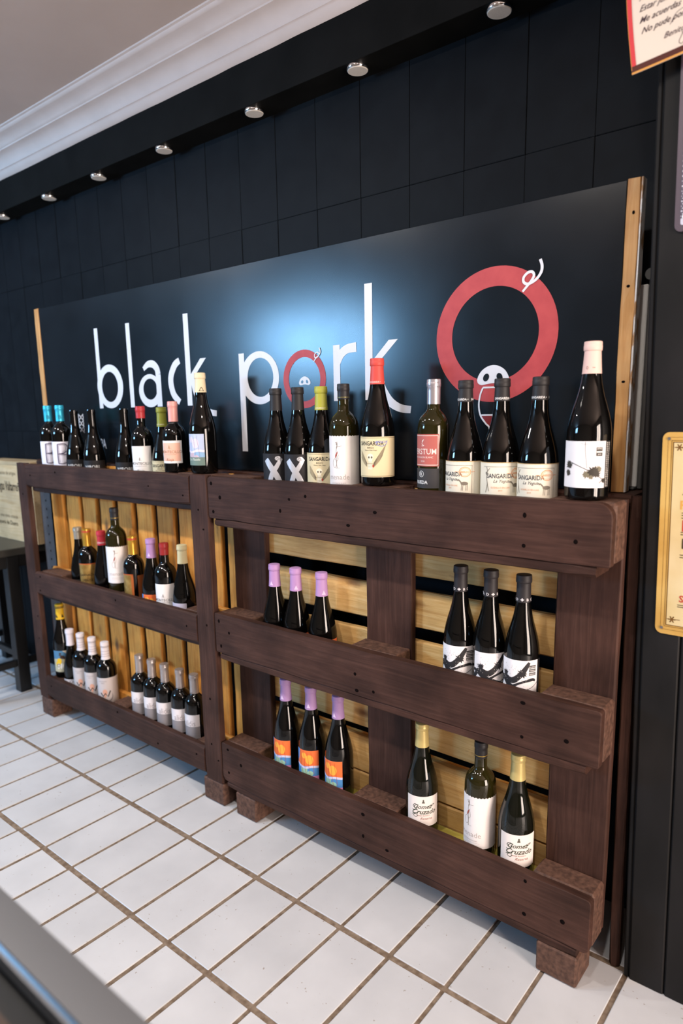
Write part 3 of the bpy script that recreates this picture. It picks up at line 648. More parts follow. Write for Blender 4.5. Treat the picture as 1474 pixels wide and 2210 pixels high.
def lab_x(r):
    e = [('label', sect(85, .016, .120, r), K('232226'), 0)]
    X = ribbon([(-.027, .104, .017), (-.010, .080, .017), (.006, .056, .016), (.019, .026, .013)], .015) + ribbon([(.019, .107, .009), (.006, .085, .012), (-.010, .060, .014), (-.020, .026, .013)], .012)
    X += [ell(.010, .107, .009, .0065, 14)]
    e.append(('brush_cross', X, plain('silver_ink', (.62, .63, .68), .35, .4), 1))
    e.append(('sketch_lines', ribbon([(.002, .104), (.008, .109), (.015, .105), (.017, .111)], .0008) + ribbon([(.004, .101), (.011, .104), (.018, .101)], .0007) + ribbon([(.006, .112), (.012, .110)], .0007), K('2a2a2e'), 2)); return e
def lab_menade(r, z0=.026, z1=.165):
    n = 60; zig = [(-R(178) * r + 2 * R(178) * r * i / n, z1 if i % 2 else z1 - .0022) for i in range(n + 1)]
    paper = [[zig[i], zig[i + 1], (zig[i + 1][0], z0), (zig[i][0], z0)] for i in range(n)]
    e = [('label', paper, K('ebe5e4'), 0)]
    h = z1 - z0; b = z0 + h * .42
    fig = ribbon([(.002, b + .058), (.000, b + .050)], .0025) + [ell(.001, b + .061, .0024, .003, 10)] + ribbon([(-.004, b + .064), (.003, b + .066)], .0014) + ribbon([(.002, b + .054), (.008, b + .055), (.014, b + .056)], .0008)
    fig += ribbon([(.000, b + .050), (-.001, b + .040), (.001, b + .030), (.000, b + .010), (.001, b)], .0012) + ring(-.006, b + .012, .006, .0115, -.006, b + .012, .0052, .0106, 20) + ring(.001, b + .028, .0055, .010, .001, b + .028, .005, .0094, 18) + [rect(-.003, b - .001, .009, b - .0005)]
    e.append(('drawing', fig, K('8a7f74'), 1)); e.append(('red_figure', ribbon([(.003, b + .042, .001), (-.001, b + .034, .004), (-.004, b + .026, .002)], .003), K('a8574c'), 2))
    e.append(('lettering', text('menade', .004, z0 + h * .21, .019) + text('SAUVIGNON BLANC', .004, z0 + h * .13, .0045) + [rect(-.02, z0 + h * .10, .03, z0 + h * .104)], K('b5aaa6'), 1)); return e
def lab_fluido(r, z0, z1, colors, dark, word):
    w = R(52) * r; e = [('label', [rect(-w, z0, w, z1)], K(colors[0]), 0)]; h = z1 - z0
    rnd = random.Random(5)
    e.append(('upper_wash', [[(-w, z0 + h * .52), (-w * .3, z0 + h * .46), (w * .2, z0 + h * .49), (w, z0 + h * .47), (w, z0 + h), (-w * .62, z0 + h), (-w * .75, z0 + h * .7)]], K(colors[1]), 1))
    e.append(('glow_wash', [ell(w * .25, z0 + h * .7, w * .32, h * .16, 18), ell(-w * .2, z0 + h * .82, w * .22, h * .1, 14)], K(colors[2]), 2))
    e.append(('pale_band', ribbon([(-w, z0 + h * .50), (-w * .2, z0 + h * .42), (w * .4, z0 + h * .47), (w, z0 + h * .45)], h * .07), K(colors[3]), 2))
    e.append(('lower_wash', [[(-w * .5, z0 + h * .16), (w * .05, z0 + h * .16), (w * .1, z0 + h * .40), (-w * .55, z0 + h * .38)], ell(w * .3, z0 + h * .24, w * .25, h * .09, 16)], K(colors[4]), 1))
    e.append(('line_drawing', sum([ribbon([(-w * .6 + k * w * .33, z0 + h * .95), (-w * .45 + k * w * .3, z0 + h * .75), (-w * .5 + k * w * .35, z0 + h * .5), (-w * .3 + k * w * .3, z0 + h * .22)], .0007) for k in range(4)], []), K(colors[5]), 3))
    e.append(('name_band', [rect(-w, z0, w, z0 + h * (.26 if dark else .16))], K(colors[6]), 3))
    e.append(('lettering', text(word, w * .05, z0 + h * (.15 if dark else .055), .0115, bold=.004, shear=.15), K('d9e0d6' if dark else '4a2a50'), 4))
    return e
FL_BLUE = ['8fb4d6', 'b9c6e2', 'd9d2e2', 'e3dcec', 'cdb7c4', '9a7f9a', '6d827a']
FL_ORNG = ['4f8fd0', 'f0743c', 'ffae45', 'cfd0ee', '9ac7b0', 'b0522e', 'd98bbb']
def lab_stum(r):
    w = R(56) * r
    return [('label', [rect(-w, .103, w, .177)], K('b0605a'), 0), ('white_border', frame(-w + .0025, .1055, w - .0025, .1745, .0013), K('e8d8d2'), 1), ('lettering', text('PERSTUM', -.004, .131, .0185, bold=.004, wide=.9) + text('SAUVIGNON BLANC', -.004, .122, .0058) + text('2018', -.004, .113, .0055) + ribbon([(-.006, .160), (-.001, .165), (-.006, .155), (0, .151), (-.007, .150)], .0012), K('ecd9d2'), 1),
            ('lower_label', [rect(-w, .052, w, .098)], K('3a393b'), 0), ('lower_print', ring(-.008, .085, .0075, .0075, -.008, .085, .0063, .0063, 24) + text('R', -.008, .081, .011, bold=.02) + text('RUEDA', -.008, .062, .011, bold=.03), K('dcdcdc'), 1)]
def leaf(cx, cy, s, rot, rnd):
    p = []
    for i in range(22):
        a = 2 * math.pi * i / 22 + rot; q = s * (1.0 if i % 2 else .62) * rnd.uniform(.75, 1.15); p.append((cx + q * math.cos(a), cy + q * math.sin(a) * .95))
    return [[p[i], p[(i + 1) % 22], (cx, cy)] for i in range(22)]
def lab_leaf(r):
    rnd = random.Random(3); w = R(76) * r
    e = [('label', [rect(-w, .021, w, .113)], K('ece8ea'), 0), ('dark_leaf', leaf(.024, .054, .013, .3, rnd) + leaf(-.026, .066, .010, 0, rnd) + leaf(-.028, .050, .008, .5, rnd) + leaf(.046, .036, .006, .2, rnd) + leaf(.030, .050, .010, .9, rnd), K('3a3630'), 2),
         ('pale_leaf', leaf(.012, .048, .010, .1, rnd) + leaf(.034, .058, .009, .4, rnd) + leaf(.020, .043, .006, .4, rnd), K('77715f'), 1),
         ('stem_print', ribbon([(-.024, .072), (-.008, .066), (.010, .058), (.028, .050), (.042, .038)], .0013) + ribbon([(.012, .060), (.008, .090), (.007, .112)], .0006) + ribbon([(.042, .036), (.036, .030)], .0014) + ribbon([(.044, .034), (.05, .03)], .0012) + ribbon([(-.002, .109), (.006, .107), (.018, .109)], .0004), K('4d463f'), 1),
         ('name_block', [rect(.028, .084, .041, .101)], K('3a3632'), 1), ('name_block_text', text('SITIO', .0345, .097, .0042, bold=.02) + [rect(.0285, .0905, .0405, .0935)] + text('2019', .0345, .086, .0036, bold=.02), K('e0dcd8'), 2),
         ('side_strip', [rect(w - .0085, .021, w + .006, .113)], K('1f1d1d'), 1)]
    st = []
    for k in range(24): st.append(rect(w - .006, .023 + k * .0037, w - .006 + rnd.uniform(.002, .0035), .0255 + k * .0037)); st.append(rect(w, .023 + k * .0037, w + rnd.uniform(.0015, .0025), .0255 + k * .0037))
    e.append(('side_text', st, K('b9b4ae'), 2)); return e
def lab_bw(r):
    rnd = random.Random(11); w = R(72) * r; e = [('label', [rect(-w, .016, w, .101)], K('efecef'), 0)]
    dk = ribbon([(-.05, .036), (-.034, .058, .010), (-.012, .052, .014), (.006, .066, .012), (.020, .086, .010), (.026, .097, .006)], .008) + ribbon([(-.052, .058, .006), (-.036, .052, .010), (-.018, .040, .012), (.004, .032, .010), (.030, .024, .004), (.05, .020, .002)], .008)
    dk += leaf(-.030, .066, .010, .2, rnd) + leaf(.012, .072, .012, .7, rnd) + ribbon([(-.012, .038, .006), (.010, .050, .005), (.034, .056, .007), (.042, .052, .004)], .005) + ribbon([(-.034, .028), (-.02, .044)], .004) + ribbon([(.0, .028), (.03, .036), (.052, .05)], .0012) + ribbon([(-.02, .03), (.01, .022), (.05, .018)], .0016)
    e.append(('dark_drawing', dk, K('2b2a2d'), 1))
    sp = []
    for k in range(70):
        a = rnd.uniform(-.045, .03); b = rnd.uniform(.03, .095); sp.append(ell(a, b, rnd.uniform(.0005, .0012), rnd.uniform(.0005, .001), 5))
    e.append(('pale_flecks', sp, K('b8b2ac'), 2))
    e.append(('name_block', [rect(.026, .066 + k * .0085, .043, .0725 + k * .0085) for k in range(3)], K('2b2a2d'), 2)); e.append(('name_text', text('DAIMON', .0345, .0845, .0045, bold=.02) + text('TIERRA', .0345, .076, .0045, bold=.02) + text('BIERZO', .0345, .0675, .0045, bold=.02), K('d9d6d6'), 3))
    e.append(('side_strip', [rect(w + .003, .016, w + .012, .101)], K('1c1b1d'), 0)); return e
def lab_moto(r):
    rnd = random.Random(2); w = R(72) * r
    e = [('label', [rect(-w, .014, w, .108)], K('b9b49a'), 0), ('sky_print', [[(-w, .07), (-.012, .074), (.02, .066), (w, .082), (w, .095), (.012, .092), (-.004, .108), (-w, .108)]], K('4f7fa3'), 1), ('cream_print', [[(-.004, .108), (.012, .092), (w, .095), (w, .108)]], K('e0d3bb'), 1)]
    e.append(('yellow_print', [ell(-.020, .062, .010, .014, 14), ell(.010, .066, .010, .006, 12), ell(-.030, .052, .007, .008, 10)], K('e3b929'), 2))
    e.append(('rider_print', [ell(-.014, .096, .005, .004, 10), ell(-.006, .080, .010, .008, 12), ell(.006, .073, .008, .005, 10)] + ribbon([(-.020, .09), (-.006, .086), (.006, .076)], .004) + ring(-.024, .043, .007, .008, -.024, .043, .0045, .005, 16), K('3d2a22'), 3))
    e.append(('lettering', text('MOTO', .010, .030, .031, bold=.05, shear=.12, wide=.8) + text('GARNACHA', .008, .020, .006), K('efece4'), 3)); return e
def lab_w(r):
    z1 = .153; e = [('label', sect(104, .034, z1, r), K('c9c0bf'), 0)]
    e.append(('pink_mark', [ell(.0, .094, .0095, .012, 18), [(-.006, .082), (.0, .068), (.007, .082)]], K('dba58d'), 1))
    e.append(('zigzag_mark', ribbon([(-.017, .091), (-.008, .077), (.001, .089), (.011, .076), (.021, .099)], .0048, False), K('231f22'), 2))
    e.append(('crescent_mark', ribbon([(.027, .088, .001), (.028, .072, .004), (.020, .060, .005), (.006, .056, .003)], .004), K('8d8588'), 1))
    e.append(('lettering', text('VALTRAVIESO', -.006, .137, .0052) + text('RIBERA', -.006, .130, .0046), K('8a8284'), 1)); return e
def lab_alidis(r):
    w = R(58) * r
    return [('label', [rect(-w, .110, w, .153)], K('e6e0e2'), 0), ('grey_panel', [rect(-w, .066, w, .110)], K('8f8a8d'), 0), ('lettering', text('alidis', .001, .1125, .029, wide=.78), K('a39a9e'), 1), ('base_line', [rect(-w, .068, w, .0685)], K('b8b3b5'), 1)]
def lab_romeo(r):
    w = R(62) * r; e = [('label', [rect(-w, .014, w, .098)], K('eee4df'), 0)]
    e.append(('crest', [rect(-.003, .081, .003, .0845), ell(0, .087, .0022, .003, 8), rect(-.0038, .0795, .0038, .0812)], K('5b5a50'), 1))
    sc = ribbon([(-.022, .064), (-.027, .070), (-.022, .076), (-.015, .073), (-.019, .063), (-.024, .058), (-.029, .061)], .0014) + ribbon([(.010, .068), (.020, .073), (.031, .074), (.024, .070), (.016, .066)], .0012) + ribbon([(-.012, .056), (-.020, .050), (-.026, .044), (-.020, .040), (-.015, .045), (-.022, .049), (-.030, .046)], .0013)
    e.append(('script', sc + text('Gomez', .0, .064, .0165, shear=.42, bold=.012) + text('Cruzado', .003, .049, .0185, shear=.42, bold=.012), K('3b4435'), 1))
    e.append(('small_print', text('RIOJA BLANCO', .002, .043, .0048) + text('Reserva', .008, .033, .010, shear=.45), K('a06b62'), 1)); return e
def lab_gold(r, band):
    e = [('label', sect(56, .045, .157, r), noise_mat('gold_paper', (.35, .20, .05), (.52, .33, .10), 60, .38, 0, .4, metal=.6), 0), ('top_band', sect(56, .1535, .157, r), K('b5562a'), 1)]
    if band: e.append(('lettering', text('GARNACHA', 0, .108, .0125, bold=.02) + text('FEROZ', 0, .087, .0125, bold=.02) + text('EL', 0, .098, .006), K('3a2a12'), 1))
    else: e.append(('copper_edge', [rect(R(56) * r - .008, .045, R(56) * r, .157)], K('a85a2a'), 1))
    return e
def lab_plain(r, z0, z1, c, a=55): return [('label', sect(a, z0, z1, r), K(c), 0), ('print_lines', ribbon([(-.02, z1 - .02), (-.006, z1 - .014), (.008, z1 - .022), (.02, z1 - .016)], .001) + ribbon([(-.015, z1 - .032), (.004, z1 - .028), (.02, z1 - .034)], .001), K('8e8a9c'), 1)]
CAPM = {}
def capm(h, rough=.45, metal=0.0):
    k = (h, rough, metal)
    if k not in CAPM: CAPM[k] = plain('capsule_%s_%d_%d' % (h, rough * 100, metal * 100), hexlin(h), rough, metal, .4)
    return CAPM[k]
GD, GO = M_GLASS_DK, M_GLASS_OL
def cap_word(w, h, col_, z=.0575, size=.0058):
    L_ = []
    for k in range(5): L_ += text(w + ' •', -.045 + k * .0225 * 1.0, h - z, size, bold=.02, wide=.9) if k % 2 == 0 else []
    return [(L_, ink(col_))]
def tri_mark(h): return [([[(-.006, h - .060), (.006, h - .060), (0, h - .047)]], ink('d9c3e2'))]
A = R
TOPL = 1.0037
# ---- top of the far rack
G1 = 'bottles along the top of the far rack'
BBC = capm('39b5d6', .35, .35)
for (x, n) in ((-1.038, 'leftmost of the two'), (-.947, 'right one of the two')):
    bottle(x, .066, TOPL, 'B', .319, .038, GD, BBC, .060, 'turquoise-capped bottle with big sketched letter B on white label, ' + n, G1, elems=lab_B(.038), alpha=A(59), ls=0.004, cap_print=[(text('B', .0, .268, .022, bold=.01) + text('B', .03, .268, .022, bold=.01), ink('1f6f8c'))])
for (x, n, w) in ((-.848, 'beside the turquoise-capped pair', 'NIBORI'), (-.724, 'alone, second of the three bare black bottles', 'NIBORI'), (-.515, 'just left of the small red-capped bottle', 'NIBORI')):
    bottle(x, .068, TOPL, 'U', .300, .0405, GD, None, 0, 'black wine bottle without capsule, ' + n, G1, elems=lab_dark(.0405, w), alpha=A(40), ls=0.004)
bottle(-.413, .066, TOPL, 'B', .305, .0375, GD, capm('b23338', .4), .039, 'wine bottle with short red capsule and white label on the far rack top', G1, elems=lab_monte(.0375), alpha=A(42), ls=0.004)
bottle(-.322, .086, TOPL, 'U', .300, .0405, GD, capm('8d9132'), .063, 'wine bottle with olive green capsule behind the pink-capped one', G1, elems=lab_skull(.0405, .02, .121, False), alpha=A(30), ls=0.004, cap_print=cap_word('SANGARIDA', .300, 'e3e0b8'))
bottle(-.2255, .060, TOPL, 'B', .317, .0375, GD, capm('e9a39c', .4, .1), .063, 'wine bottle with pink capsule and pink label on the far rack top', G1, elems=lab_monte(.0375, 'edb9a4', .118, .190), alpha=A(30), ls=0.004)
bottle(-.083, .062, 1.0982, 'U', .305, .0425, GD, capm('e2d3b0', .5), .058, 'wine bottle with cream capsule and blue painted label standing on the rack joint', None, elems=lab_fluido(.0425, .026, .122, FL_BLUE, True, 'Sin Fluido'), alpha=A(2), cap_print=[(ribbon([(.012, .252), (.018, .262), (.024, .252)], .0016) + [rect(.009, .2505, .027, .252)], ink('3a3126'))])
# ---- top of the near rack
G2 = 'bottles along the top of the near rack'; TR = 1.0434
for (x, n) in ((.237, 'left one of the pair'), (.321, 'right one of the pair')):
    bottle(x, .066, TR, 'U', .302, .0412, GD, capm('1f1d1f', .55), .060, 'black-capped wine bottle with silver brushed X label, ' + n, G2, elems=lab_x(.0412), alpha=A(32), ls=0.004)
bottle(.3945, .079, TR, 'U', .302, .0412, GD, capm('a9a93f'), .061, 'wine bottle with lime green capsule and skeleton label half behind its neighbour', G2, elems=lab_skull(.0412, .024, .125, False), alpha=A(30), ls=0.004, cap_print=cap_word('SANGARIDA', .302, 'eceac0'))
bottle(.485, .0635, TR, 'B', .305, .0385, GO, capm('232124', .5), .038, 'olive wine bottle with black capsule and white zigzag-edged label on the near rack top', G2, cap_rings=((.0335, .0322, capm('8c8450', .4, .5)),), elems=lab_menade(.0385, .030, .172), alpha=A(8), ls=0.004)
bottle(.596, .060, 1.0966, 'U', .308, .0425, GD, capm('cc4a42', .5), .061, 'wine bottle with bright red capsule and winged skeleton label', G2, elems=lab_skull(.0425, .018, .117, True), alpha=A(12), ls=0.004, cap_print=cap_word('SANGARIDA', .308, 'f0cfc8'))
bottle(.7565, .064, TR, 'B', .305, .0375, GO, capm('c9c4cc', .28, .75), .056, 'wine bottle with silver capsule and brick red square label', G2, elems=lab_stum(.0375), alpha=A(-3), ls=0.004)
for (x, a, n) in ((.8395, -14, 'next to the silver capsule'), (.929, 33, 'middle of the three'), (1.0165, 6, 'right one of the three')):
    bottle(x, .066, TR, 'U', .299, .0425, GD, capm('201e20', .55), .047, 'black-capped wine bottle with cream goat-drawing label, ' + n, G2, elems=lab_sang(.0425), alpha=A(a), ls=0.004, cap_print=cap_word('SANGARIDA', .299, 'e2e2e2', .0435, .0068))
bottle(1.1245, .060, 1.0966, 'U', .308, .0432, GD, capm('e6bfb4', .5), .061, 'big wine bottle with pale pink capsule and vine-leaf label at the rack end', G2, elems=lab_leaf(.0432), alpha=A(3), ls=0.004, cap_print=[(ring(-.004, .2585, .0022, .003, -.004, .2585, .0016, .0022, 14) + [rect(.006, .258, .011, .259)], ink('8c6f68'))])
# ---- middle shelf of the far rack
G3 = 'bottles on the middle shelf of the far rack'; ML = .5522
bottle(-.905, .072, ML, 'U', .293, .038, GD, capm('b9b4a8', .3, .6), .045, 'dark wine bottle with silver capsule, leftmost on the far middle shelf', G3, elems=lab_plain(.038, .02, .08, '3a3430'), alpha=A(30), ls=0.008)
bottle(-.823, .062, ML, 'B', .296, .0380, GD, capm('c99a3a', .3, .6), .066, 'wine bottle with gold and red capsule and gold lettered label', G3, cap_rings=((.0125, .0055, capm('b5482e', .4)),), elems=lab_gold(.038, True), alpha=A(50), ls=0.008)
bottle(-.722, .064, ML, 'U', .297, .038, GD, capm('c23240', .45), .053, 'slender wine bottle with crimson capsule left of the tall white-labelled bottle', G3, elems=[('label', [ell(.0, .05, .03, .018, 24)], K('e4e2e6'), 0)], alpha=A(40), ls=0.008, cap_print=cap_word('GUZMAN', .297, 'f0c8c8', .046, .009))
bottle(-.616, .0615, .6360, 'B', .310, .0385, GO, capm('1f1d20', .5), .043, 'tall olive wine bottle with white label raised above its neighbours on the far rack', G3, cap_rings=((.0365, .035, capm('b99a4a', .35, .6)),), elems=lab_menade(.0385, .026, .164), alpha=A(42), ls=0.008)
o = bottle(-.517, .063, ML, 'B', .298, .0380, GD, capm('c99a3a', .3, .6), .066, 'wine bottle with gold capsule and copper label turned aside', G3, cap_rings=((.0125, .0055, capm('b5482e', .4)),), elems=lab_gold(.038, False), alpha=A(-6), ls=0.008)
wrap_print('back_label', [rect(-R(40) * .038, .06, R(40) * .038, .159)], .038, A(112), ink('8a4a24'), o, (-.517, .063, ML), .00035)
bottle(-.408, .066, ML, 'U', .299, .0405, GD, capm('b189c0', .5), .066, 'wine bottle with lilac capsule and orange label on the far rack', G3, elems=lab_fluido(.0405, .006, .098, FL_ORNG, False, 'Sin Fluida'), alpha=A(27), ls=0.008, cap_print=tri_mark(.299))
bottle(-.323, .060, ML, 'B', .294, .0380, GD, capm('9e2a2c', .38), .040, 'wine bottle with dark red capsule and white label on the far middle shelf', G3, elems=lab_monte(.038, None, .04, .149), alpha=A(40), ls=0.008)
bottle(-.2335, .0675, ML, 'U', .296, .0410, GD, capm('d9cda2', .5), .062, 'wine bottle with cream capsule, rightmost on the far middle shelf', G3, elems=lab_plain(.041, .02, .095, 'cfc9dc', 52), alpha=A(7), ls=0.008)
# ---- bottom shelf of the far rack
G4 = 'bottles on the bottom shelf of the far rack'; BLF = .0942
bottle(-1.1045, .068, .1780, 'U', .318, .0395, GD, capm('e0b322', .5), .064, 'wine bottle with yellow capsule and comic-style label in the lower left corner', G4, cap_rings=((.0150, .0115, capm('2a2620', .5)), (.0095, .0070, capm('2a2620', .5))), elems=lab_moto(.0395), alpha=A(62), ls=0.014, cap_print=[([[(-.008 + k, .262), (.004 + k, .262), (-.006 + k, .278)] for k in (-.012, .014)], ink('2a2620'))])
bottle(-1.027, .062, BLF, 'U', .306, .0365, GD, capm('e2dbe2', .5), .067, 'slender wine bottle with plain white capsule beside the yellow-capped bottle', G4, elems=[('label', sect(70, .02, .083, .0365), noise_mat('speckled_label', (.35, .33, .38), (.85, .83, .87), 260, .6, 0, .3, lo=.45, hi=.55), 0)], alpha=A(40), ls=0.014)
for (x, n) in ((-.946, 'left'), (-.858, 'middle'), (-.764, 'right')):
    WC = capm('e0d9dc', .5)
    bottle(x, .064, BLF, 'B', .304, .0390, GD, WC, .069, 'wine bottle with ribbed white capsule and zigzag W label, %s one of three' % n, G4, cap_rings=((.0185, .0125, capm('9a9094', .35, .4)), (.036, .034, capm('b8aeb4', .4)), (.047, .045, capm('b8aeb4', .4)), (.056, .054, capm('b8aeb4', .4)), (.064, .062, capm('b8aeb4', .4))), elems=lab_w(.039), alpha=A(40), ls=0.014)
for (x, a, n) in ((-.530, 38, 'first from the left'), (-.452, 42, 'second from the left'), (-.374, 38, 'third from the left'), (-.285, 40, 'fourth from the left'), (-.2065, 12, 'rightmost, half behind the post')):
    bottle(x, .063, BLF, 'B', .302, .0375, GD, capm('b3a9a6', .3, .65), .066, 'dark wine bottle with silver capsule and white-over-grey label, %s of five' % n, G4, elems=lab_alidis(.0375), alpha=A(a), ls=0.014, cap_print=[(text('alidis', .0, .238, .006), ink('6d6668'))])
# ---- middle shelf of the near rack
G5 = 'bottles on the middle shelf of the near rack'
for (x, n) in ((.2065, 'left'), (.2925, 'middle'), (.392, 'right')):
    bottle(x, .066, .5425, 'U', .296, .0410, GD, capm('b58cc0', .5), .065, 'lilac-capped wine bottle on the near middle shelf, %s one of three' % n, G5, elems=lab_fluido(.041, .006, .098, FL_ORNG, False, 'Sin Fluida'), alpha=A({'left': 10, 'middle': 45, 'right': 60}[n]), ls=0.012, cap_print=tri_mark(.296))
for (x, a, n) in ((.8350, 14, 'left'), (.9140, 42, 'middle'), (.9945, 12, 'right')):
    cpx = ribbon([(-.030, .249), (-.026, .249)], .003) + text('A  D  ✚  B  C', 0, .2435, .0085, bold=.02, wide=1.1)
    bottle(x, .064, .6162, 'U', .300, .0394, GD, capm('252124', .55), .060, 'black-capped wine bottle with black and white tangled drawing label, %s one of three' % n, G5, elems=lab_bw(.0394), alpha=A(a), ls=0.012, cap_print=[(cpx, ink('d8d3d6'))])
# ---- bottom shelf of the near rack
G6 = 'bottles on the bottom shelf of the near rack'; BN = .1863
for (x, a, n) in ((.235, 4, 'left'), (.338, 16, 'middle'), (.4425, 0, 'right')):
    bottle(x, .067, BN, 'U', .300, .0415, GD, capm('a583b3', .5), .066, 'lilac-capped wine bottle with orange label on lowest shelf, %s one of three' % n, G6, elems=lab_fluido(.0415, .006, .101, FL_ORNG, False, 'Sin Fluida'), alpha=A(a), ls=0.016, cap_print=tri_mark(.300))
for (x, a, n) in ((.7265, 38, 'left of the olive bottle'), (.9935, 34, 'at the right end')):
    bottle(x, .067, BN, 'U', .299, .0425, plain('green_black_glass', (.004, .0045, .0025), .045, 0, .45), capm('cdb878', .35, .35), .062, 'pale-gold-capped wine bottle with green script label, ' + n, G6, elems=lab_romeo(.0425), alpha=A(a), ls=0.016)
bottle(.8975, .0650, BN, 'B', .302, .0385, GO, capm('1f1d20', .5), .040, 'olive wine bottle with white label on the lowest near shelf between gold capsules', G6, cap_rings=((.0345, .033, capm('b99a4a', .35, .6)),), elems=lab_menade(.0385, .020, .156), alpha=A(-16), ls=0.016)
# ================================================================== LEFT CORNER
tb = empty('side_table', (-1.8, 0, 0), 'black square-legged side table left of the far rack', 'table')
box('table_top', -2.12, -1.497, -.30, .318, .655, .690, plain('worn_black_top', (.028, .026, .022), .38, 0, .5), tb, .004)
box('apron', -1.53, -1.512, -.26, .29, .600, .6545, M_BLACK, tb, .001)
for (a, b) in ((-1.552, .046), (-1.552, -.27), (-2.08, .22), (-2.08, -.27)):
    box('leg', a, a + .052, b, b + .054, .0005, .6545, M_BLACK, tb, .002)
box('stretcher', -1.535, -1.508, -.216, .0455, .128, .158, M_BLACK, tb, .002); box('stretcher', -1.535, -1.508, .1005, .17, .128, .158, M_BLACK, tb, .002)
box('stretcher', -2.07, -2.04, -.216, .2195, .128, .158, M_BLACK, tb, .002); box('stretcher', -2.04, -1.5525, .06, .085, .165, .195, M_BLACK, tb, .002)
CR = wood('crate_plywood_X', (.52, .35, .17), (.60, .44, .25), (.64, .49, .30), 'X', rough=.65, rnd=.05, blotch=.22, grain=.3)
ct = empty('wine_crate', (-1.75, .25, .69), 'pale wooden wine crate with printed lettering standing on the black side table', 'crate')
fp = box('front_panel', -1.995, -1.487, .193, .205, .6905, 1.058, CR, ct, .001)
box('lid_edge', -1.995, -1.487, .1915, .31, 1.0585, 1.0755, CR, ct, .001)
box('side_panel', -1.499, -1.487, .2055, .31, .6905, 1.058, CR, ct, .001); box('side_panel', -1.995, -1.983, .2055, .31, .6905, 1.058, CR, ct, .001); box('back_panel', -1.98, -1.50, .300, .31, .6905, 1.058, CR, ct, .001)
flat_print('printed_name', text('Bodegas Valtarreña', -1.60, .935, .062, 'R', bold=.02, wide=.6), ink('4a3d28'), fp, (-1.75, .199, .87), .1925)
flat_print('printed_lines', text('denominación de origen', -1.64, 1.01, .026, 'R') + text('vino tinto crianza', -1.66, .800, .026, 'R', shear=.3) + text('Pesquera de Duero', -1.665, .765, .030, 'R', bold=.02), ink('5f5036'), fp, (-1.75, .199, .87), .1925)
struct(box('baseboard_back', -6.1, -2.215, .300, .3245, .0005, .285, plain('white_skirting', (.70, .64, .64), .5), None, .003))

# ================================================================== PRINTS ON THE BLACK PILASTER
def rrect(x0, x1, z0, z1, r, n=6):
    p = []
    for (cx, cz, a) in ((x1 - r, z1 - r, 0), (x0 + r, z1 - r, 90), (x0 + r, z0 + r, 180), (x1 - r, z0 + r, 270)):
        for i in range(n + 1): t = R(a + 90 * i / n); p.append((cx + r * math.cos(t), cz + r * math.sin(t)))
    return p
M_YPL = noise_mat('aged_yellow_tin', (.50, .28, .06), (.66, .43, .13), 7, .45, .03, .4, detail=8)
M_YIN = noise_mat('aged_cream_print', (.60, .45, .20), (.74, .62, .38), 6, .5, .02, .3, detail=8)
pl = empty('menu_plate', (1.42, .1, 1.03), 'yellowed tin menu plate with ornate border nailed to the black pilaster', 'sign')
YW = 1.285; YP = .1035
def pp(name, polys, mat, y, th=0.0, par=None): return flat_print(name, polys, mat, par or pl, (1.42, .1, 1.03), y, shear=.026, thick=th)
plate = pp('plate', [rrect(YW, YW + .30, .826, 1.229, .013)], M_YPL, YP, .0012)
y1 = YP - .0014
pp('inner_field', [rrect(YW + .021, YW + .279, .846, 1.210, .002)], M_YIN, y1)
pp('border_lines', frame(YW + .0165, .842, YW + .2835, 1.2135, .0008) + frame(YW + .0195, .845, YW + .2805, 1.2105, .0014) + frame(YW + .010, .8355, YW + .290, 1.2195, .0005), ink('6a4616'), y1 - .0002)
orn = []
for (cz, s) in ((1.200, -1), (.858, 1)):
    for a in range(0, 360, 60): orn += ribbon([(YW + .031, cz), (YW + .031 + .007 * math.cos(R(a)), cz + .007 * math.sin(R(a)) * 1.0)], .0022)
    orn += ribbon([(YW + .022, cz), (YW + .046, cz + .001 * s)], .0014)
pp('corner_ornament', orn, ink('6e4a1c'), y1 - .0003)
pp('black_lettering', text('SALADS', YW + .043, 1.115, .024, 'L', bold=.02) + text('BURGERS', YW + .043, 1.004, .028, 'L', bold=.02) + sum([[rect(YW + .040, z, YW + .12, z + .0016)] for z in (1.109, 1.073, 1.0685, 1.063, 1.035, 1.0305, .990, .985, .889, .885)], []), ink('4a3a26'), y1 - .0003)
pp('red_lettering', text('MEATS', YW + .042, 1.0385, .030, 'L', bold=.03) + text('SAUCES', YW + .0425, .896, .019, 'L', bold=.02), ink('b8402c'), y1 - .0003)
pp('orange_lettering', text('PIZZAS', YW + .037, 1.081, .024, 'L', bold=.02), ink('d29a4a'), y1 - .0003)
for (zx, zz) in ((.012, 1.2165), (.0125, .8385)): pp('tack', [ell(YW + zx, zz, .0028, .0028, 12)], plain('tack_steel', (.3, .29, .28), .35, .8), y1, .0016, plate)
pv = empty('framed_print', (1.4, .1, 1.8), 'purple-framed pale print with dark brush marks at the upper right', 'picture')
def pq(name, polys, mat, y, th=0.0): return flat_print(name, polys, mat, pv, (1.4, .1, 1.8), y, shear=.026, thick=th)
PW = 1.2905
pq('backing', [rrect(PW, PW + .28, 1.592, 2.02, .012)], plain('plum_frame', (.075, .055, .075), .4), YP, .004)
pq('sheet', [rrect(PW + .010, PW + .27, 1.603, 2.01, .004)], noise_mat('pale_lilac_print', (.50, .51, .62), (.72, .72, .80), 8, .5, 0, .3), YP - .0042)
mk = []; rn = random.Random(8)
for k in range(40):
    z = 1.615 + k * .0085; mk += ribbon([(PW + .009, z), (PW + .0135 + rn.uniform(-.001, .004), z + .003), (PW + .010, z + .007)], .003)
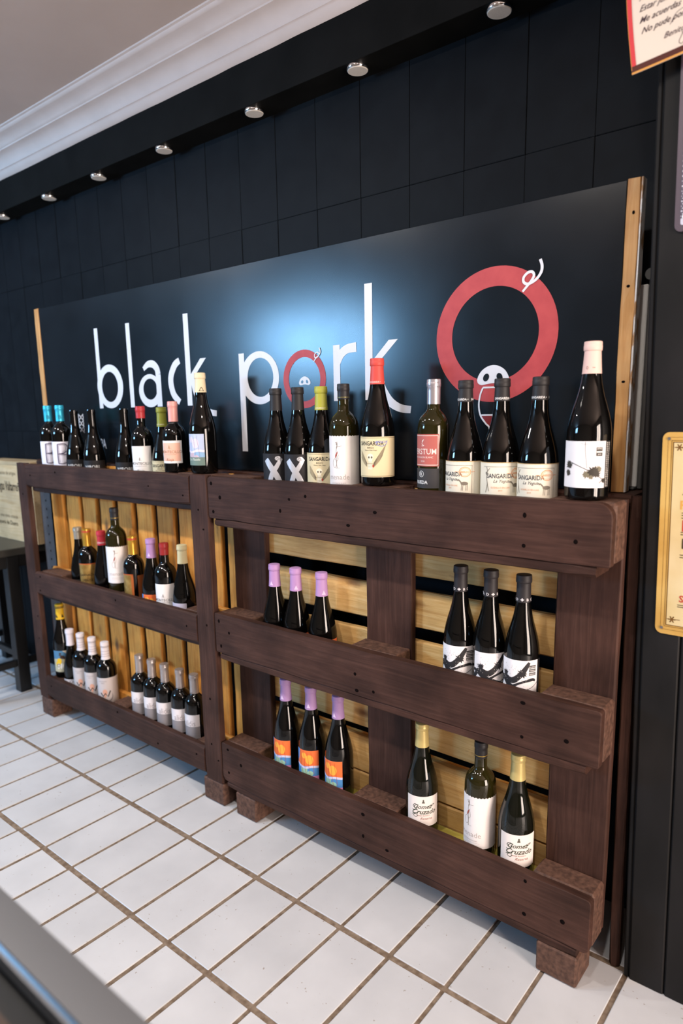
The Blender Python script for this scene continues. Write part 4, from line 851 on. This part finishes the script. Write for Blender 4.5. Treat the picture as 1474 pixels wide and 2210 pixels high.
pq('dark_marks', mk + [ell(PW + .03 + rn.uniform(0, .2), 1.64 + rn.uniform(0, .33), .01, .016, 9) for _ in range(8)], ink('55505f'), YP - .0045)
pq('white_dot', [ell(PW + .016, 1.6175, .0034, .0034, 14)], ink('e6ecf6'), YP - .0047)
# curled parchment poster
ps = empty('parchment_poster', (1.34, .06, 2.0), 'cream parchment poster with red side border and handwritten verse', 'poster')
def pmap(s, t, d=0.0):
    """poster surface: s along the width from its left edge, t up from the bottom edge; gently curled and a little tilted"""
    x = 1.1685 + s - .0095 * math.sin(min(t / .30, 1) * math.pi) - .014 * (t / .3) ** 1.2; z = 1.866 + t + .155 * s
    y = .066 + .018 * math.sin(min(s / .34, 1) * math.pi) * .6 - .010 * math.sin(min(t / .34, 1) * math.pi)
    return Vector((x, y - d, z))
def poster(name, polys, mat, d):
    bm = print_bm(polys, 0, .012)
    for k in range(1, 36): bmesh.ops.bisect_plane(bm, geom=bm.verts[:] + bm.edges[:] + bm.faces[:], plane_co=(0, k * .01, 0), plane_no=(0, 1, 0), dist=1e-6)
    for v in bm.verts: v.co = pmap(v.co.x, v.co.y, d + v.co.z) - Vector((1.34, .06, 2.0))
    me = bpy.data.meshes.new(name); bm.to_mesh(me); bm.free()
    for p in me.polygons: p.use_smooth = True
    o = mobj(name, me, mat, ps, (1.34, .06, 2.0))
    if d == 0:
        md = o.modifiers.new('thickness', 'SOLIDIFY'); md.thickness = .0012; md.offset = -1
    return o
poster('sheet', [rect(0, 0, .34, .33)], plain('parchment', (.66, .58, .50), .6, 0, .3), 0)
poster('red_border', [rect(.0006, .0125, .0080, .33)], ink('c23a40'), .0004)
poster('bottom_rod', [rect(0, 0, .34, .0125)], ink('4a2018'), .0005)
poster('gold_edge', [rect(0, 0, .34, .0032)], ink('c88f45'), .0008)
poster('gold_edge', [rect(0, .006, .0007, .33)], ink('c88f45'), .0006)
vt = []
for (s, t, w) in ((.020, .109, 'Abrazado a tu costado'), (.020, .092, 'Estar junto a la mesa'), (.019, .074, 'Me acuerdas que tu tienes'), (.021, .057, 'No pude poner mis manos')): vt += text(w, s, t, .0135, 'L', shear=.55, bold=.006, wide=.95)
poster('verse', vt, ink('3f3038'), .0004)
sg = text('Benito de J', .055, .035, .0125, 'L', shear=.55, bold=.004) + ribbon([(.066, .052), (.078, .066), (.094, .068), (.100, .060), (.092, .054)], .0007) + ribbon([(.083, .034), (.088, .024), (.082, .016), (.078, .022), (.092, .040)], .0008)
poster('signature', sg, ink('4a3a40'), .0004)

# ================================================================== FOREGROUND TABLE EDGE
TZ = .75
ft = empty('cafe_table', (.75, -1.4, 0), 'dark metal-edged cafe table cut off by the lower left corner', 'table')
M_RAIL = plain('dark_satin_metal', (.22, .22, .23), .40, 1.0, .5)
def rail_bar(name, x0, x1, y0, y1, z0, z1, mat, bev=.006):
    bm = bmesh.new(); bmesh.ops.create_cube(bm, size=1)
    for v in bm.verts: v.co = Vector((v.co.x * (x1 - x0), v.co.y * (y1 - y0), v.co.z * (z1 - z0)))
    bmesh.ops.bevel(bm, geom=bm.edges[:], offset=bev, segments=3, affect='EDGES')
    return mobj(name, bm2me(name, bm), mat, ft, ((x0 + x1) / 2, (y0 + y1) / 2, (z0 + z1) / 2))
rail_bar('edge_rail', .15, 1.40, -1.094, -1.046, TZ - .028, TZ, M_RAIL)
rail_bar('edge_rail', .15, 1.40, -1.78, -1.732, TZ - .028, TZ, M_RAIL)
rail_bar('end_rail', .15, .198, -1.731, -1.095, TZ - .028, TZ, M_RAIL); rail_bar('end_rail', 1.352, 1.40, -1.731, -1.095, TZ - .028, TZ, M_RAIL)
rail_bar('gap_strip', .1985, 1.3515, -1.150, -1.060, TZ - .047, TZ - .0305, M_BLACK, .001)
rail_bar('inset_top', .1985, 1.3515, -1.731, -1.122, TZ - .030, TZ - .012, wood('dark_tabletop_X', (.04, .022, .015), (.07, .04, .028), (.11, .065, .045), 'X', rough=.4), .002)
for (a, b) in ((.16, -1.09), (.16, -1.772), (1.345, -1.772)): rail_bar('leg', a, a + .04, b, b + .04, .0005, TZ - .0285, M_RAIL, .003)
rail_bar('leg', 1.345, 1.385, -1.09, -1.05, .0005, TZ - .0285, M_RAIL, .003)
